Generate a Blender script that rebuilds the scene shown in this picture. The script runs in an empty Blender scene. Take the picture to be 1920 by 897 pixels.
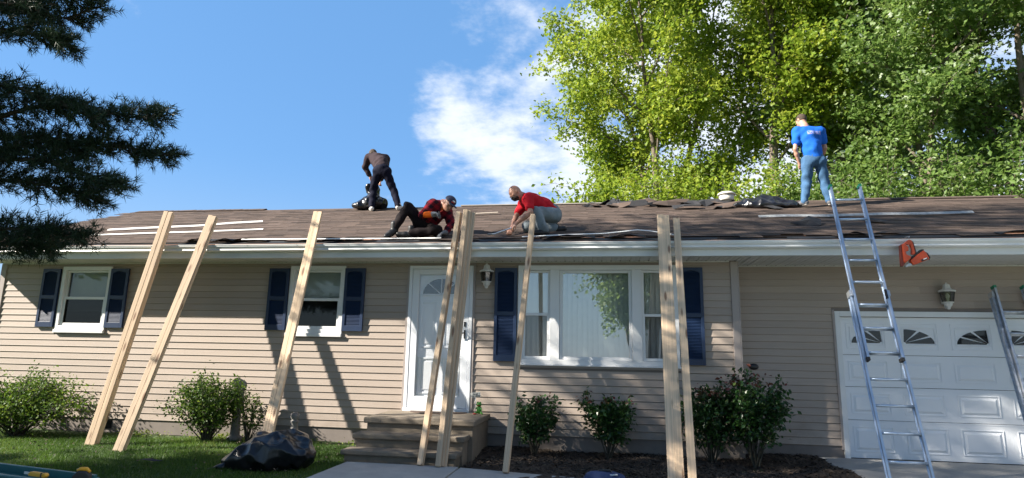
import bpy, math, random
import numpy as np
from mathutils import Vector, Matrix

SC = bpy.context.scene
COL = SC.collection
R = math.radians
# ------------------------------------------------------------------ camera
cam = bpy.data.cameras.new('camera'); camo = bpy.data.objects.new('camera', cam); COL.objects.link(camo)
cam.sensor_width = 36.0; cam.lens = 21.58; cam.clip_end = 2000; cam.clip_start = .05
_y, _p, _r = R(-8.835), R(10.773), R(1.14)
_f = Vector((math.sin(_y)*math.cos(_p), math.cos(_y)*math.cos(_p), math.sin(_p)))
_x = Vector((math.cos(_y), -math.sin(_y), 0)); _u = _x.cross(_f)
_X = _x*math.cos(_r)+_u*math.sin(_r); _U = -_x*math.sin(_r)+_u*math.cos(_r)
camo.matrix_world = Matrix(((_X.x, _U.x, -_f.x, 0), (_X.y, _U.y, -_f.y, -9.058), (_X.z, _U.z, -_f.z, 1.316), (0, 0, 0, 1)))
SC.camera = camo
# ------------------------------------------------------------------ sky, sun, exposure
SUN_TO = Vector((-.775, -.321, .545)).normalized()          # towards the sun
W = bpy.data.worlds.new('World'); SC.world = W; W.use_nodes = True
nt = W.node_tree; nt.nodes.clear()
def wn(t, **k):
    n = nt.nodes.new(t)
    for a, b in k.items(): setattr(n, a, b)
    return n
def wl(a, b): nt.links.new(a, b)
sky = wn('ShaderNodeTexSky', sky_type='NISHITA', sun_disc=False)
sky.sun_elevation = math.asin(SUN_TO.z); sky.sun_rotation = math.atan2(SUN_TO.x, SUN_TO.y)
sky.air_density = 1.0; sky.dust_density = .05; sky.ozone_density = 2.6
hs = wn('ShaderNodeHueSaturation'); hs.inputs['Saturation'].default_value = 1.08; wl(sky.outputs[0], hs.inputs['Color'])
tc = wn('ShaderNodeTexCoord'); sx = wn('ShaderNodeSeparateXYZ'); wl(tc.outputs['Generated'], sx.inputs[0])
def wm(op, a, b=None, c=None):
    n = wn('ShaderNodeMath', operation=op)
    for i, v in enumerate((a, b, c)):
        if v is None: continue
        if isinstance(v, (int, float)): n.inputs[i].default_value = v
        else: wl(v, n.inputs[i])
    return n.outputs[0]
zz = wm('ADD', wm('MAXIMUM', sx.outputs[2], 0.0), .22)
cx = wn('ShaderNodeCombineXYZ'); wl(wm('DIVIDE', sx.outputs[0], zz), cx.inputs[0]); wl(wm('DIVIDE', sx.outputs[1], zz), cx.inputs[1])
def wnoise(scale, off, detail=7, rough=.58):
    mp = wn('ShaderNodeMapping'); mp.inputs['Location'].default_value = off; wl(cx.outputs[0], mp.inputs[0])
    n = wn('ShaderNodeTexNoise'); n.inputs['Scale'].default_value = scale; n.inputs['Detail'].default_value = detail
    n.inputs['Roughness'].default_value = rough; wl(mp.outputs[0], n.inputs['Vector']); return n.outputs[0]
big = wnoise(2.1, (3.1, 1.7, 0), 8, .6)
bank = wn('ShaderNodeMapRange', interpolation_type='SMOOTHSTEP'); wl(wm('ADD', wm('MULTIPLY', sx.outputs[0], .80), wm('MULTIPLY', sx.outputs[1], .50)), bank.inputs[0])
bank.inputs[1].default_value = .06; bank.inputs[2].default_value = .46; bank.inputs[3].default_value = -.09; bank.inputs[4].default_value = .22
cov = wn('ShaderNodeMapRange', interpolation_type='SMOOTHSTEP'); wl(wm('ADD', big, bank.outputs[0]), cov.inputs[0])
cov.inputs[1].default_value = .56; cov.inputs[2].default_value = .74
cloudcol = wn('ShaderNodeMixRGB'); cloudcol.inputs[1].default_value = (5.8, 6.6, 8.0, 1); cloudcol.inputs[2].default_value = (8.0, 8.2, 8.6, 1)
wl(wnoise(4.0, (0, 4, 0), 5), cloudcol.inputs[0])
# added blue that brightens the northern sky, fading out towards the south
north_lift = wn('ShaderNodeMapRange', interpolation_type='SMOOTHSTEP'); wl(wm('ADD', wm('MULTIPLY', sx.outputs[0], .3), wm('MULTIPLY', sx.outputs[1], .95)), north_lift.inputs[0])
north_lift.inputs[1].default_value = -.45; north_lift.inputs[2].default_value = .45; north_lift.inputs[3].default_value = 0.; north_lift.inputs[4].default_value = .5
mixv = wn('ShaderNodeMixRGB'); wl(north_lift.outputs[0], mixv.inputs[0]); wl(hs.outputs[0], mixv.inputs[1]); mixv.inputs[2].default_value = (1.75, 4.3, 8.6, 1)
# pale haze low over the horizon, all round
hz_ = wn('ShaderNodeMapRange', interpolation_type='SMOOTHSTEP'); wl(sx.outputs[2], hz_.inputs[0]); hz_.inputs[1].default_value = .0; hz_.inputs[2].default_value = .30; hz_.inputs[3].default_value = .75; hz_.inputs[4].default_value = 0.
mixh = wn('ShaderNodeMixRGB'); wl(hz_.outputs[0], mixh.inputs[0]); wl(mixv.outputs[0], mixh.inputs[1]); mixh.inputs[2].default_value = (3.4, 4.6, 6.2, 1)
mixc = wn('ShaderNodeMixRGB'); wl(cov.outputs[0], mixc.inputs[0]); wl(mixh.outputs[0], mixc.inputs[1]); wl(cloudcol.outputs[0], mixc.inputs[2])
bg = wn('ShaderNodeBackground'); bg.inputs[1].default_value = .050; wl(mixc.outputs[0], bg.inputs[0])
wo = wn('ShaderNodeOutputWorld'); wl(bg.outputs[0], wo.inputs[0])
sl = bpy.data.lights.new('sun', 'SUN'); sl.energy = 5.0; sl.angle = R(.55); sl.color = (1, .93, .82)
so = bpy.data.objects.new('sun', sl); COL.objects.link(so); so.rotation_euler = (-SUN_TO).to_track_quat('-Z', 'Y').to_euler(); so.location = (-30, -15, 30)
SC.view_settings.view_transform = 'Standard'; SC.view_settings.look = 'None'; SC.view_settings.gamma = 1
SC.view_settings.exposure = 1.52; SC.view_settings.use_curve_mapping = False
SC.render.engine = 'CYCLES'; SC.cycles.use_denoising = True; SC.cycles.max_bounces = 8; SC.cycles.transparent_max_bounces = 24
SC.cycles.sample_clamp_indirect = 6

# ------------------------------------------------------------------ helpers
random.seed(7); RNG = np.random.default_rng(11)
MATS = {}
def M(name, col, rough=.6, var=.12, scale=6., bump=0., bscale=60., metal=0., spec=.5, stretch=(1, 1, 1), rand=0., coat=0., bdist=.01):
    m = bpy.data.materials.new(name); m.use_nodes = True; MATS[name] = m
    t = m.node_tree; N = t.nodes; L = t.links; b = N['Principled BSDF']
    b.inputs['Roughness'].default_value = rough; b.inputs['Metallic'].default_value = metal; b.inputs['Specular IOR Level'].default_value = spec
    if coat: b.inputs['Coat Weight'].default_value = coat
    tcn = N.new('ShaderNodeTexCoord'); mp = N.new('ShaderNodeMapping'); mp.inputs['Scale'].default_value = stretch; L.new(tcn.outputs['Object'], mp.inputs[0])
    oi = N.new('ShaderNodeObjectInfo')
    if rand:
        va = N.new('ShaderNodeVectorMath'); va.operation = 'MULTIPLY_ADD'; L.new(oi.outputs['Random'], va.inputs[0]); va.inputs[1].default_value = (37, 19, 53)
        L.new(mp.outputs[0], va.inputs[2]); vec = va.outputs[0]
    else: vec = mp.outputs[0]
    no = N.new('ShaderNodeTexNoise'); no.inputs['Scale'].default_value = scale; no.inputs['Detail'].default_value = 6; no.inputs['Roughness'].default_value = .62; L.new(vec, no.inputs['Vector'])
    mx = N.new('ShaderNodeMixRGB'); mx.name = 'var'; L.new(no.outputs[0], mx.inputs[0])
    mx.inputs[1].default_value = (*[max(0, c*(1-2*var)) for c in col], 1); mx.inputs[2].default_value = (*[min(1, c*(1+2*var)) for c in col], 1)
    out = mx.outputs[0]
    if rand:
        h = N.new('ShaderNodeHueSaturation'); r = N.new('ShaderNodeMapRange'); L.new(oi.outputs['Random'], r.inputs[0]); r.inputs[3].default_value = 1-rand; r.inputs[4].default_value = 1+rand
        L.new(r.outputs[0], h.inputs['Value']); L.new(out, h.inputs['Color']); out = h.outputs[0]
    L.new(out, b.inputs['Base Color'])
    if bump:
        n2 = N.new('ShaderNodeTexNoise'); n2.inputs['Scale'].default_value = bscale; n2.inputs['Detail'].default_value = 5; L.new(vec, n2.inputs['Vector'])
        bp = N.new('ShaderNodeBump'); bp.inputs['Strength'].default_value = bump; bp.inputs['Distance'].default_value = bdist; L.new(n2.outputs[0], bp.inputs['Height']); L.new(bp.outputs[0], b.inputs['Normal'])
    return m
def attr_tint(m, lo, hi, attr='tint'):
    """colour runs from lo to hi with a per-face attribute, times the noise already there"""
    N = m.node_tree.nodes; L = m.node_tree.links; b = N['Principled BSDF']
    a = N.new('ShaderNodeAttribute'); a.attribute_name = attr
    r = N.new('ShaderNodeMixRGB'); L.new(a.outputs['Fac'], r.inputs[0]); r.inputs[1].default_value = (*lo, 1); r.inputs[2].default_value = (*hi, 1)
    src = b.inputs['Base Color'].links[0].from_socket
    mu = N.new('ShaderNodeMixRGB'); mu.blend_type = 'MULTIPLY'; mu.inputs[0].default_value = 1; L.new(r.outputs[0], mu.inputs[1]); L.new(src, mu.inputs[2]); L.new(mu.outputs[0], b.inputs['Base Color'])
    return m
def leafmat(name, stops, trans=.35, rough=.5, spec=.4):
    m = bpy.data.materials.new(name); m.use_nodes = True; MATS[name] = m; t = m.node_tree; N = t.nodes; L = t.links; b = N['Principled BSDF']
    a = N.new('ShaderNodeAttribute'); a.attribute_name = 'tint'; cr = N.new('ShaderNodeValToRGB'); L.new(a.outputs['Fac'], cr.inputs[0])
    e = cr.color_ramp.elements; e[0].position = stops[0][0]; e[0].color = (*stops[0][1], 1); e[1].position = stops[-1][0]; e[1].color = (*stops[-1][1], 1)
    for p, c in stops[1:-1]:
        q = e.new(p); q.color = (*c, 1)
    L.new(cr.outputs[0], b.inputs['Base Color']); b.inputs['Roughness'].default_value = rough; b.inputs['Specular IOR Level'].default_value = spec
    tr = N.new('ShaderNodeBsdfTranslucent'); hv = N.new('ShaderNodeHueSaturation'); hv.inputs['Value'].default_value = 1.25; hv.inputs['Hue'].default_value = .485; L.new(cr.outputs[0], hv.inputs['Color']); L.new(hv.outputs[0], tr.inputs[0])
    ms = N.new('ShaderNodeMixShader'); ms.inputs[0].default_value = trans; L.new(b.outputs[0], ms.inputs[1]); L.new(tr.outputs[0], ms.inputs[2]); L.new(ms.outputs[0], N['Material Output'].inputs[0])
    return m
def glassmat(name, base, tint=(1, 1, 1), wav=0.):
    m = bpy.data.materials.new(name); m.use_nodes = True; MATS[name] = m; t = m.node_tree; N = t.nodes; L = t.links; N.remove(N['Principled BSDF'])
    lw = N.new('ShaderNodeLayerWeight'); lw.inputs[0].default_value = .5; fr = N.new('ShaderNodeMath'); fr.operation = 'POWER'; L.new(lw.outputs['Facing'], fr.inputs[0]); fr.inputs[1].default_value = 5; ad = N.new('ShaderNodeMath'); ad.operation = 'MULTIPLY_ADD'; ad.use_clamp = True; L.new(fr.outputs[0], ad.inputs[0]); ad.inputs[1].default_value = .9; ad.inputs[2].default_value = base+.035
    tr = N.new('ShaderNodeBsdfTransparent'); tr.inputs[0].default_value = (*tint, 1); gl = N.new('ShaderNodeBsdfGlossy'); gl.inputs['Roughness'].default_value = .0
    if wav:
        tcn = N.new('ShaderNodeTexCoord'); no = N.new('ShaderNodeTexNoise'); no.inputs['Scale'].default_value = 2.2; no.inputs['Detail'].default_value = 1; L.new(tcn.outputs['Object'], no.inputs['Vector'])
        bp = N.new('ShaderNodeBump'); bp.inputs['Strength'].default_value = wav; bp.inputs['Distance'].default_value = .02; L.new(no.outputs[0], bp.inputs['Height']); L.new(bp.outputs[0], gl.inputs['Normal'])
    ms = N.new('ShaderNodeMixShader'); L.new(ad.outputs[0], ms.inputs[0]); L.new(tr.outputs[0], ms.inputs[1]); L.new(gl.outputs[0], ms.inputs[2]); L.new(ms.outputs[0], N['Material Output'].inputs[0])
    return m

def link(o, parent=None):
    COL.objects.link(o)
    if parent is not None: o.parent = parent
    return o
def tag(o, label, cat, group=None):
    o['label'] = label; o['category'] = cat
    if group: o['group'] = group
    return o
def empty(name, loc=(0, 0, 0), parent=None):
    o = bpy.data.objects.new(name, None); o.empty_display_size = .1; o.location = loc; return link(o, parent)
def np_mesh(name, V, F, tint=None, smooth=False):
    """V (n,3), F (m,k) equal-size faces"""
    me = bpy.data.meshes.new(name); V = np.asarray(V, np.float32); F = np.asarray(F, np.int32); k = F.shape[1]
    me.vertices.add(len(V)); me.vertices.foreach_set('co', V.ravel()); me.loops.add(F.size); me.loops.foreach_set('vertex_index', F.ravel())
    me.polygons.add(len(F)); me.polygons.foreach_set('loop_start', np.arange(0, F.size, k, dtype=np.int32))
    me.polygons.foreach_set('use_smooth', np.full(len(F), bool(smooth)))
    if tint is not None:
        a = me.attributes.new('tint', 'FLOAT', 'FACE'); a.data.foreach_set('value', np.asarray(tint, np.float32))
    me.update(calc_edges=True); return me
class MB:
    def __init__(s): s.v = []; s.f = []; s.t = []; s.sm = []
    def add(s, vs, fs, tint=0., smooth=False):
        n = len(s.v); s.v += [tuple(map(float, p)) for p in vs]; s.f += [tuple(i+n for i in f) for f in fs]; s.t += [tint]*len(fs); s.sm += [smooth]*len(fs); return s
    def box(s, x0, x1, y0, y1, z0, z1, tint=0.):
        vs = [(x, y, z) for z in (z0, z1) for y in (y0, y1) for x in (x0, x1)]
        return s.add(vs, [(0, 2, 3, 1), (4, 5, 7, 6), (0, 1, 5, 4), (2, 6, 7, 3), (0, 4, 6, 2), (1, 3, 7, 5)], tint)
    def obox(s, a, b, w, t, wdir, tint=0.):
        """bar from a to b, width w along wdir, thickness t along the third axis (centred)"""
        a = Vector(a); b = Vector(b); d = (b-a).normalized(); wd = Vector(wdir); wd = (wd-d*wd.dot(d)).normalized(); td = d.cross(wd)
        vs = [p+wd*(w/2*i)+td*(t/2*j) for p in (a, b) for j in (-1, 1) for i in (-1, 1)]
        return s.add(vs, [(0, 2, 3, 1), (4, 5, 7, 6), (0, 1, 5, 4), (2, 6, 7, 3), (0, 4, 6, 2), (1, 3, 7, 5)], tint)
    def prism(s, poly, y0, y1, tint=0., axis='y'):
        n = len(poly)
        if axis == 'y': vs = [(x, y0, z) for x, z in poly]+[(x, y1, z) for x, z in poly]
        elif axis == 'z': vs = [(x, y, y0) for x, y in poly]+[(x, y, y1) for x, y in poly]
        else: vs = [(y0, a, b) for a, b in poly]+[(y1, a, b) for a, b in poly]
        return s.add(vs, [tuple(range(n)), tuple(range(2*n-1, n-1, -1))]+[(i, i+n, (i+1) % n+n, (i+1) % n) for i in range(n)], tint)
    def tube(s, pts, rad, n=8, tint=0., cap=True):
        pts = [Vector(p) for p in pts]; rad = rad if hasattr(rad, '__len__') else [rad]*len(pts); base = len(s.v); up = Vector((0, 0, 1)); vs = []
        for i, p in enumerate(pts):
            d = (pts[min(i+1, len(pts)-1)]-pts[max(i-1, 0)]).normalized(); a = d.cross(up)
            if a.length < .05: a = d.cross(Vector((1, 0, 0)))
            a.normalize(); b = a.cross(d)
            vs += [p+(a*math.cos(q)+b*math.sin(q))*rad[i] for q in [2*math.pi*k/n for k in range(n)]]
        fs = [(i*n+k, i*n+(k+1) % n, (i+1)*n+(k+1) % n, (i+1)*n+k) for i in range(len(pts)-1) for k in range(n)]
        s.add(vs, fs, tint, True)
        if cap: s._cap(base, n, len(vs), tint)
        return s
    def _cap(s, base, n, tot, tint):
        s.f += [tuple(base+k for k in range(n-1, -1, -1)), tuple(base+tot-n+k for k in range(n))]; s.t += [tint]*2; s.sm += [False]*2
    def lathe(s, prof, c=(0, 0, 0), n=24, tint=0., smooth=True):
        vs = [(c[0]+r*math.cos(2*math.pi*k/n), c[1]+r*math.sin(2*math.pi*k/n), c[2]+z) for r, z in prof for k in range(n)]
        fs = [(i*n+k, i*n+(k+1) % n, (i+1)*n+(k+1) % n, (i+1)*n+k) for i in range(len(prof)-1) for k in range(n)]
        b = len(s.v); s.add(vs, fs, tint, smooth); s._cap(b, n, len(vs), tint); return s
    def mesh(s, name):
        me = bpy.data.meshes.new(name); me.from_pydata(s.v, [], s.f); me.polygons.foreach_set('use_smooth', s.sm)
        a = me.attributes.new('tint', 'FLOAT', 'FACE'); a.data.foreach_set('value', np.array(s.t, np.float32)); me.update(); return me
    def build(s, name, mat, parent=None, bevel=0., seg=2):
        o = bpy.data.objects.new(name, s.mesh(name)); o.data.materials.append(mat); link(o, parent)
        if bevel:
            md = o.modifiers.new('bevel', 'BEVEL'); md.width = bevel; md.segments = seg; md.limit_method = 'ANGLE'; md.harden_normals = False
        return o
def obj(name, me, mat, parent=None, loc=None):
    o = bpy.data.objects.new(name, me)
    if mat is not None and not me.materials: me.materials.append(mat)
    if loc is not None: o.location = loc
    return link(o, parent)
def rects_minus(x0, x1, z0, z1, holes):
    """cut a rectangle by holes into plain rectangles"""
    xs = sorted({x0, x1, *[min(max(h[i], x0), x1) for h in holes for i in (0, 1)]}); zs = sorted({z0, z1, *[min(max(h[i], z0), z1) for h in holes for i in (2, 3)]}); out = []
    for a, b in zip(zs, zs[1:]):
        run = None
        for c, d in zip(xs, xs[1:]):
            mid = ((c+d)/2, (a+b)/2)
            if any(h[0] < mid[0] < h[1] and h[2] < mid[1] < h[3] for h in holes):
                if run: out.append((*run, a, b)); run = None
            else: run = (run[0], d) if run else (c, d)
        if run: out.append((*run, a, b))
    return out

# ---- signed-distance modelling for figures, bags and other soft shapes
def sdf_mesh(name, prims, h=.012, k=.03, wr=0., wf=22., cuts=(), smooth=True, seed=0., crease=0., cf=7.):
    lo = np.full(3, 1e9); hi = -lo
    for p in prims:
        if p[0] == 'c':
            for q, r in ((p[1], p[3]), (p[2], p[4])): lo = np.minimum(lo, np.array(q)-r); hi = np.maximum(hi, np.array(q)+r)
        else: r = max(p[2]); lo = np.minimum(lo, np.array(p[1])-r); hi = np.maximum(hi, np.array(p[1])+r)
    lo -= 3*h+.02; hi += 3*h+.02; n = np.ceil((hi-lo)/h).astype(int)+1
    ax = [lo[i]+h*np.arange(n[i]) for i in range(3)]; D = np.full(n, .2, np.float32)
    for p in prims:
        kk = p[5] if p[0] == 'c' and len(p) > 5 else (p[4] if p[0] == 'e' and len(p) > 4 else k)
        if p[0] == 'c':
            a, b = np.array(p[1]), np.array(p[2]); rr = max(p[3], p[4]); l = np.minimum(a, b)-rr; u = np.maximum(a, b)+rr
        else: c = np.array(p[1]); l = c-max(p[2]); u = c+max(p[2])
        m = 2.2*kk+2*h; i0 = np.maximum(((l-m-lo)/h).astype(int), 0); i1 = np.minimum(((u+m-lo)/h).astype(int)+2, n)
        X, Y, Z = np.meshgrid(*[ax[i][i0[i]:i1[i]] for i in range(3)], indexing='ij')
        if p[0] == 'c':
            ab = b-a; t = np.clip(((X-a[0])*ab[0]+(Y-a[1])*ab[1]+(Z-a[2])*ab[2])/max(ab@ab, 1e-9), 0, 1)
            d = np.sqrt((X-a[0]-t*ab[0])**2+(Y-a[1]-t*ab[1])**2+(Z-a[2]-t*ab[2])**2)-(p[3]+(p[4]-p[3])*t)
        else:
            Q = np.stack([X-c[0], Y-c[1], Z-c[2]], -1)
            if len(p) > 3 and p[3] is not None: Q = Q@np.array(p[3])
            r = np.array(p[2]); k0 = np.linalg.norm(Q/r, axis=-1); k1 = np.linalg.norm(Q/(r*r), axis=-1)+1e-9; d = k0*(k0-1)/k1
        s = D[i0[0]:i1[0], i0[1]:i1[1], i0[2]:i1[2]]
        hh = np.maximum(kk-np.abs(s-d), 0)/max(kk, 1e-6); s[...] = np.minimum(s, d)-hh*hh*kk*.25
    if wr or cuts or crease:
        X, Y, Z = np.meshgrid(*ax, indexing='ij')
        if wr:
            q = seed; w = wf
            D += (wr*(np.sin(w*(.8*X+.5*Y+.9*Z)+2.2*np.sin(w*.31*Y+q)+2*np.sin(.4*w*Z+q))*.6+.5*np.sin(w*(1.3*Z-.7*X+.3*Y)+1.7*np.sin(.5*w*X+q*2)+q))).astype(np.float32)
        if crease:
            rg = np.random.default_rng(int(seed*10)+5)
            for sc_, am in ((cf, 1.), (cf*2.1, .5)):
                ext = hi-lo; nn_ = int(np.clip(np.prod(ext)*sc_**3, 12, 160)); pts_ = lo+rg.random((nn_, 3))*ext; F1 = np.full(D.shape, 9., np.float32)
                for q in pts_: F1 = np.minimum(F1, ((X-q[0])**2+(Y-q[1])**2+((Z-q[2])*.8)**2).astype(np.float32))
                F1 = np.sqrt(F1)*sc_; D -= crease*am*(F1-.55)
        for q, nn in cuts: D = np.maximum(D, ((X-q[0])*nn[0]+(Y-q[1])*nn[1]+(Z-q[2])*nn[2]).astype(np.float32))
    # surface nets
    S = D < 0; cs = tuple(np.array(D.shape)-1); acc = np.zeros(cs+(3,), np.float32); cnt = np.zeros(cs, np.int32)
    sl_ = lambda o: tuple(slice(o[i], o[i]+cs[i]) for i in range(3))
    for axn in range(3):
        o1, o2 = [i for i in range(3) if i != axn]
        for a in (0, 1):
            for b in (0, 1):
                c0 = [0, 0, 0]; c0[o1] = a; c0[o2] = b; c1 = list(c0); c1[axn] = 1
                v0 = D[sl_(c0)]; v1 = D[sl_(c1)]; mm = (v0 < 0) != (v1 < 0); t = np.where(mm, v0/np.where(mm, v0-v1, 1), 0)
                acc[..., axn] += np.where(mm, t, 0); acc[..., o1] += mm*a; acc[..., o2] += mm*b; cnt += mm
    idx = np.full(cs, -1, np.int32); act = np.argwhere(cnt > 0); idx[tuple(act.T)] = np.arange(len(act))
    V = (act+acc[tuple(act.T)]/cnt[tuple(act.T)][:, None])*h+lo; F = []
    for axn in range(3):
        o1, o2 = [(1, 2), (2, 0), (0, 1)][axn]
        sl0 = [slice(None)]*3; sl1 = [slice(None)]*3; sl0[axn] = slice(0, -1); sl1[axn] = slice(1, None)
        ch = S[tuple(sl0)] != S[tuple(sl1)]; e = np.argwhere(ch); e = e[(e[:, o1] > 0) & (e[:, o2] > 0) & (e[:, o1] < cs[o1]) & (e[:, o2] < cs[o2])]
        def cell(d1, d2):
            c = e.copy(); c[:, o1] += d1; c[:, o2] += d2; return idx[tuple(c.T)]
        q = np.stack([cell(-1, -1), cell(0, -1), cell(0, 0), cell(-1, 0)], 1); ins = S[tuple(e.T)]
        q[~ins] = q[~ins][:, ::-1]; F.append(q)
    F = np.concatenate(F); F = F[(F >= 0).all(1)]
    return np_mesh(name, V, F, None, smooth)
def sdf(name, prims, mat, parent=None, **k):
    return obj(name, sdf_mesh(name, prims, **k), mat, parent)

# ------------------------------------------------------------------ materials
SIDING = M('vinyl_siding', (.378, .310, .258), .55, .07, 3, .25, 40, stretch=(1.2, 30, 30), rand=.07, bdist=.003)
TRIMT = M('taupe_trim', (.36, .31, .285), .55, .05, 4)
SHEATH = M('wall_sheathing', (.2, .17, .15), .8)
WHITE = M('white_vinyl', (.78, .78, .78), .38, .03, 3)
ALU = M('white_aluminium', (.74, .75, .75), .35, .06, 2.5, .1, 9)
SOFF = M('soffit_white', (.62, .62, .6), .5, .05, 4)
DOORW = M('white_door_paint', (.80, .82, .85), .4, .03, 2, .05, 30)
NAVY = M('navy_shutter', (.013, .030, .078), .42, .10, 8, .1, 90)
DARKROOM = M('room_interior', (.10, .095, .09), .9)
CURT = M('curtain_cloth', (.78, .79, .76), .8, .08, 12)
BLIND = M('blind_slats', (.42, .45, .43), .6, .06, 8)
GLASS = glassmat('window_glass', .0, (.97, .985, .98), .0)
SCREEN = glassmat('screened_glass', .0, (.42, .43, .43), .0); SCREENP = glassmat('screened_picture_glass', .05, (.74, .75, .75), .0)
GLASSP = glassmat('picture_glass', .2, (.97, .99, .98), .05)
GLASSD = glassmat('storm_glass', .01, (.99, .99, .99), .03)
GLASSG = glassmat('garage_glass', .06, (.5, .5, .5))
BLACK = M('black_hardware', (.015, .015, .017), .35, .1)
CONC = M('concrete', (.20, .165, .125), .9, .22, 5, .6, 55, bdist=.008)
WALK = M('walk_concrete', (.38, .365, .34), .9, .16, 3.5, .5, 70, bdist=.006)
BLOCK = M('foundation_block', (.36, .315, .255), .92, .16, 7, .6, 60, rand=.08, bdist=.006)
MORTAR = M('mortar', (.30, .27, .23), .95, .15)
SHING = attr_tint(M('asphalt_shingle', (1, 1, 1), .93, .20, 11, .35, 200, spec=.25, bdist=.003), (.062, .046, .038), (.165, .120, .098))
DECK = M('roof_deck_wood', (.30, .15, .085), .8, .25, 8, stretch=(2, 18, 18))
FELT = M('tar_felt', (.022, .022, .025), .8, .25, 9, .5, 30)
STEEL = M('galvanised', (.62, .64, .66), .38, .12, 9, .25, 20, metal=.65)
ALUM = M('ladder_aluminium', (.56, .64, .74), .34, .14, 14, .15, 40, metal=.8, stretch=(1, 1, .3))
SOIL = M('soil_mulch', (.058, .04, .028), .95, .38, 14, 1., 60, bdist=.03)
CHIP = attr_tint(M('mulch_chip', (1, 1, 1), .95, .15, 20), (.03, .021, .015), (.13, .095, .065))
LAWN = M('lawn_ground', (.052, .085, .022), .95, .30, 2.2, .8, 60, bdist=.03)
GRASS = leafmat('grass_blades', [(0, (.035, .085, .012)), (.6, (.085, .17, .022)), (1, (.24, .25, .07))], .35, .55)

def wood_mat():
    m = M('pine_lumber', (.64, .47, .31), .62, .14, 3.0, .12, 40, stretch=(14, 14, .5), rand=.2, bdist=.003)
    t = m.node_tree; N = t.nodes; L = t.links; b = N['Principled BSDF']; src = b.inputs['Base Color'].links[0].from_socket
    tcn = N.new('ShaderNodeTexCoord'); oi = N.new('ShaderNodeObjectInfo')
    va = N.new('ShaderNodeVectorMath'); va.operation = 'MULTIPLY_ADD'; L.new(oi.outputs['Random'], va.inputs[0]); va.inputs[1].default_value = (3, 7, 91); L.new(tcn.outputs['Object'], va.inputs[2])
    mp = N.new('ShaderNodeMapping'); mp.inputs['Scale'].default_value = (11, 11, 2.6); L.new(va.outputs[0], mp.inputs[0])
    vo = N.new('ShaderNodeTexVoronoi'); vo.inputs['Scale'].default_value = 1.; L.new(mp.outputs[0], vo.inputs['Vector'])
    r = N.new('ShaderNodeMapRange'); L.new(vo.outputs['Distance'], r.inputs[0]); r.inputs[1].default_value = .13; r.inputs[2].default_value = .24; r.inputs[3].default_value = .9; r.inputs[4].default_value = 0
    kx = N.new('ShaderNodeMixRGB'); L.new(r.outputs[0], kx.inputs[0]); L.new(src, kx.inputs[1]); kx.inputs[2].default_value = (.20, .10, .05, 1)
    # growth-ring streaks along the board
    mp2 = N.new('ShaderNodeMapping'); mp2.inputs['Scale'].default_value = (60, 60, .9); L.new(va.outputs[0], mp2.inputs[0])
    n2 = N.new('ShaderNodeTexNoise'); n2.inputs['Scale'].default_value = 1.; n2.inputs['Detail'].default_value = 3; L.new(mp2.outputs[0], n2.inputs['Vector'])
    r2 = N.new('ShaderNodeMapRange'); L.new(n2.outputs[0], r2.inputs[0]); r2.inputs[1].default_value = .35; r2.inputs[2].default_value = .75; r2.inputs[3].default_value = 1.08; r2.inputs[4].default_value = .74
    mu = N.new('ShaderNodeMixRGB'); mu.blend_type = 'MULTIPLY'; mu.inputs[0].default_value = 1; L.new(kx.outputs[0], mu.inputs[1]); L.new(r2.outputs[0], mu.inputs[2])
    # long reddish stains with their own outline
    mp3 = N.new('ShaderNodeMapping'); mp3.inputs['Scale'].default_value = (6, 6, .8); L.new(va.outputs[0], mp3.inputs[0])
    n3 = N.new('ShaderNodeTexNoise'); n3.inputs['Scale'].default_value = 1.; n3.inputs['Detail'].default_value = 4; L.new(mp3.outputs[0], n3.inputs['Vector'])
    r3 = N.new('ShaderNodeMapRange'); L.new(n3.outputs[0], r3.inputs[0]); r3.inputs[1].default_value = .66; r3.inputs[2].default_value = .74; r3.inputs[3].default_value = 0; r3.inputs[4].default_value = .6
    st = N.new('ShaderNodeMixRGB'); L.new(r3.outputs[0], st.inputs[0]); L.new(mu.outputs[0], st.inputs[1]); st.inputs[2].default_value = (.22, .115, .07, 1)
    L.new(st.outputs[0], b.inputs['Base Color']); return m
LUMBER = wood_mat()

# ------------------------------------------------------------------ ground
def struct(o): o['kind'] = 'structure'; return o
def sheet(name, poly, z, mat, thick=.0):
    if thick: o = MB().prism(poly, z-thick, z, axis='z').build(name, mat, None, .012, 2)
    else: o = MB().add([(x, y, z) for x, y in poly], [tuple(range(len(poly)))]).build(name, mat)
    return struct(o)
sheet('ground', [(-400, -400), (400, -400), (400, 400), (-400, 400)], -.03, LAWN)
# bed of bare mulch against the house, gently uneven
nx, ny = 130, 44; gx = np.linspace(-1.72, 2.86, nx); gy = np.linspace(-2.55, .47, ny); X, Y = np.meshgrid(gx, gy, indexing='ij')
Zb = .012+.022*np.sin(3.1*X+1.3*Y)+.018*np.sin(5.3*Y-2.1*X)+.012*np.sin(11*X+3)*np.sin(9*Y)+RNG.normal(0, .006, X.shape)
ii = np.arange(nx*ny).reshape(nx, ny); Fq = np.stack([ii[:-1, :-1], ii[1:, :-1], ii[1:, 1:], ii[:-1, 1:]], -1).reshape(-1, 4)
struct(obj('garden_bed', np_mesh('garden_bed', np.stack([X, Y, Zb], -1).reshape(-1, 3), Fq, None, True), SOIL))
struct(MB().prism([(-3.1, -1.70), (-1.72, -1.70), (-1.72, -3.2), (-3.1, -3.2)], -.10, .032, axis='z').build('front_walk', WALK, None, .01))
struct(MB().prism([(-1.70, -1.715), (2.84, -2.62), (2.84, -3.9), (-1.70, -3.2)], -.10, .029, axis='z').build('front_walk', WALK, None, .01))
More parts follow.
